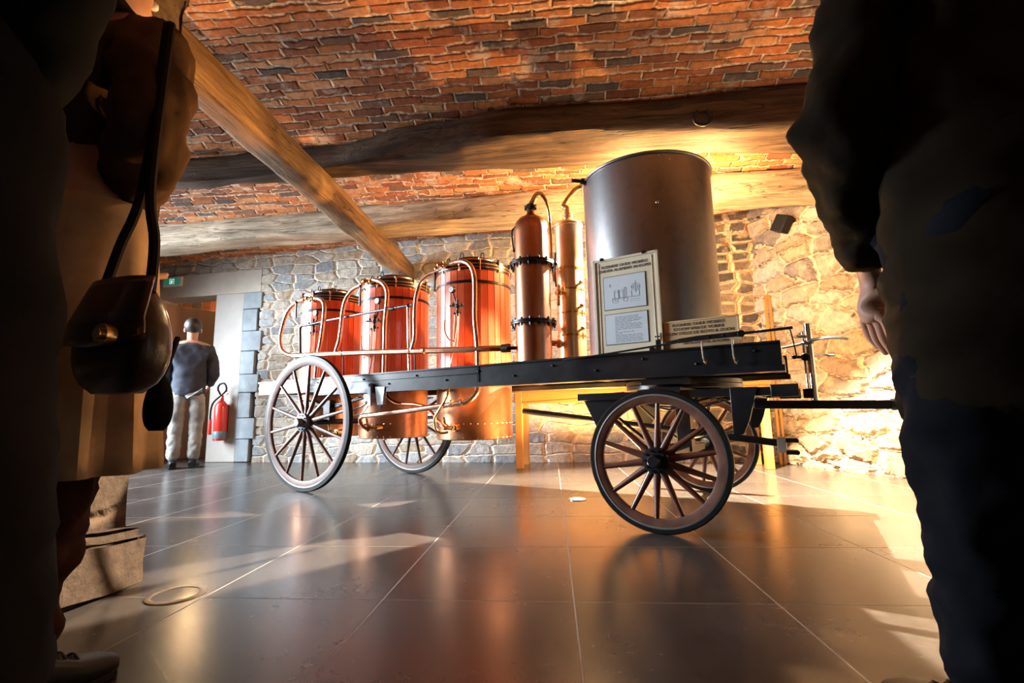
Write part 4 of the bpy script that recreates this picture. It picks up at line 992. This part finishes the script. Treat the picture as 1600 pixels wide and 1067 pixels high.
    # shoes
    for sd in (-1,1):
        kn, an, to = legs[sd]; d = Vector((to.x-an.x, to.y-an.y, 0)).normalized(); ang = math.atan2(d.y, d.x)
        m = MB(); n = 20; rows = [(-.085,.030,.060),(-.06,.040,.085),(0,.043,.095),(.06,.046,.075),(.11,.050,.052),(.16,.044,.042),(.185,.022,.030)]
        vs = []
        for x, ww, h in rows:
            for j in range(n):
                a = 2*PI*j/n; ca, sa = math.cos(a), math.sin(a)
                vs.append(Vector((x*k, ww*k*math.copysign(abs(ca)**.7, ca), h*k/2+.012+h*k/2*math.copysign(abs(sa)**.7, sa))))
        m.add(vs, [(i*n+j, i*n+(j+1)%n, (i+1)*n+(j+1)%n, (i+1)*n+j) for i in range(len(rows)-1) for j in range(n)], True)
        m.add(vs[:n], [tuple(range(n))]); m.add(vs[-n:], [tuple(range(n))])
        so = m.build('shoe', shoe_mat or SHOE, P); so.location = (an.x, an.y, -.0); so.rotation_euler = (0,0,ang)
        m = MB(); m.prism([(-.09*k,-.035*k,0),(.1*k,-.05*k,0),(.18*k,-.03*k,0),(.19*k,0,0),(.18*k,.03*k,0),(.1*k,.05*k,0),(-.09*k,.035*k,0)], (0,0,.02)); m.build('sole', BLACKR, so, .004)
        m = MB(); m.tube([(.03*k,0,.099*k),(.096*k,0,.066*k)], .004, 6)
        for i in range(4):
            x = .03+i*.022; zt_ = .104-.011*i
            m.tube([(x*k,-.028*k,(zt_-.02)*k), ((x+.010)*k,0,zt_*k), ((x+.02)*k,.028*k,(zt_-.025)*k)], .0032, 6); m.tube([(x*k,.028*k,(zt_-.02)*k), ((x+.010)*k,0,(zt_+.002)*k), ((x+.02)*k,-.028*k,(zt_-.025)*k)], .0032, 6)
        m.build('laces', LACE, so)
    return P

down = (0, 0, -1)
# near figure on the far left, almost entirely dark
person('person in long black coat close up at the far left edge', (-.845, .47, 0), math.radians(0), 1.84,
       {-1: ((-.27,-.02,1.12), (-.15,.12,.95), down), 1: ((.24,-.02,1.12), (.10,.10,.95), down)}, None, CL_NAVY, CL_BLACK, .16, .28, bulk=1.15)
# visitor with the bag
pb = person('person in brown jacket and long tan coat skirt carrying a brown leather bag', (-1.09, .97, 0), math.radians(-12), 1.80,
       {-1: ((-.26,.0,1.12), (-.22,.18,1.0), (.2,.9,-.2)), 1: ((.27,-.03,1.13), (.0,.10,1.04), (-.6,.8,0))}, None, CL_MAROON, CL_BROWN, 1.03, .19, skirt=(CL_TAN,1.02,.455,.18,.215), wr=.05, sleeve_end=1.0,
       legs={-1: (Vector((-.16,.02,.50)), Vector((-.16,-.03,.09)), Vector((-.18,.12,.035))), 1: (Vector((.0,.03,.50)), Vector((-.01,-.02,.09)), Vector((.02,.13,.035)))})
# near figure on the right in a knee-length coat
person('person in long dark olive coat and black jeans standing close at the right', (.865, .90, 0), math.radians(4), 1.80,
       {-1: ((-.285,.03,1.075), (-.135,.20,.84), (.05,.1,-1)), 1: ((.28,-.02,1.10), (.26,.10,.86), down)}, None, CL_NAVY, CL_OLIVE, .49, .25, armr=.8, bulk=1.28, wr=.05,
       legs={-1: (Vector((-.15,.0,.50)), Vector((-.125,.035,.09)), Vector((-.19,.16,.035))), 1: (Vector((.12,.02,.50)), Vector((.12,-.03,.09)), Vector((.14,.12,.035)))})
# visitor in the doorway
person('person in grey jacket and pale trousers standing in the doorway', (-4.32, 5.42, 0), math.radians(35), 1.76,
       {-1: ((-.25,0,1.12), (-.20,.16,.95), (.4,.8,-.2)), 1: ((.25,0,1.12), (.2,.16,.95), (-.4,.8,-.2))}, None, CL_PALE, CL_GREY, .80, .19, wr=.03)

# leather satchel hanging at the tan skirt
bl = PY(186, 520, .80)
bag = empty('leather_bag', (bl.x+.008, .80, .625), math.radians(-14)); tag(bag, 'dark brown leather shoulder bag with round brass clasp hanging before the tan coat', 'bag')
def pillow(m, w0, w1, h, d, n=28, rows=12):
    vs = []
    for i in range(rows+1):
        t = i/rows; z = h*t; e = max(.05, math.sin(PI*min(1, max(0, t*.94+.03)))**.35); ww = (w0+(w1-w0)*t)/2*e; dd_ = d/2*e*(1-.35*t)
        for j in range(n):
            a = 2*PI*j/n; ca, sa = math.cos(a), math.sin(a); vs.append((ww*math.copysign(abs(ca)**.45, ca), dd_*math.copysign(abs(sa)**.6, sa), z))
    m.add(vs, [(i*n+j, i*n+(j+1)%n, (i+1)*n+(j+1)%n, (i+1)*n+j) for i in range(rows) for j in range(n)], True)
    m.add(vs[:n], [tuple(range(n))]); m.add(vs[-n:], [tuple(range(n))])
m = MB(); pillow(m, .225, .16, .205, .09); m.build('pouch', LEATHER, bag)
m = MB(); vs = []
for i in range(9):
    t = i/8; z = .208-.13*t if i else .206; y = -.028-.024*min(1, t*1.6)
    for j in range(13):
        s_ = j/12*2-1; ww = .082+.028*t; zz_ = z-(.0 if t < .9 else -.02*abs(s_)**2); vs.append((s_*ww, y+.018*abs(s_)**3, zz_))
m.add(vs, [(i*13+j, i*13+j+1, (i+1)*13+j+1, (i+1)*13+j) for i in range(8) for j in range(12)], True)
fo = m.build('flap', LEATHER, bag); s2_ = fo.modifiers.new('s', 'SOLIDIFY'); s2_.thickness = .006
m = MB(); m.cyl((.05,-.066,.095), (.05,-.050,.095), .018, n=20); m.cyl((.05,-.072,.095), (.05,-.066,.095), .010, n=14); m.build('clasp', BRASS, bag)
m = MB()
stp = [(-.07,0,.18), (-.05,.01,.28), (-.03,.03,.42), (-.05,.06,.80)]; stq = [(.06,0,.18), (.045,.01,.28), (-.01,.03,.42), (-.04,.06,.80)]
for L_ in (stp, stq): m.tube([(a, b, c) for a, b, c in L_], .009, 8)
m.build('strap', simple('matt_strap', (.012,.008,.006), .8, spec=.1), bag)
pq = PY(249, 615, .93)
pu = empty('hanging_pouch', (pq.x, .93, pq.z-.075), math.radians(-20)); tag(pu, 'small black pouch hanging just right of the leather bag', 'pouch')
m = MB(); pillow(m, .055, .045, .11, .05); m.build('pouch', CL_BLACK, pu)
MB().tube([(0,0,.105), (-.01,.02,.15), (-.04,.05,.20)], .006, 8).build('strap', CL_BLACK, pu)
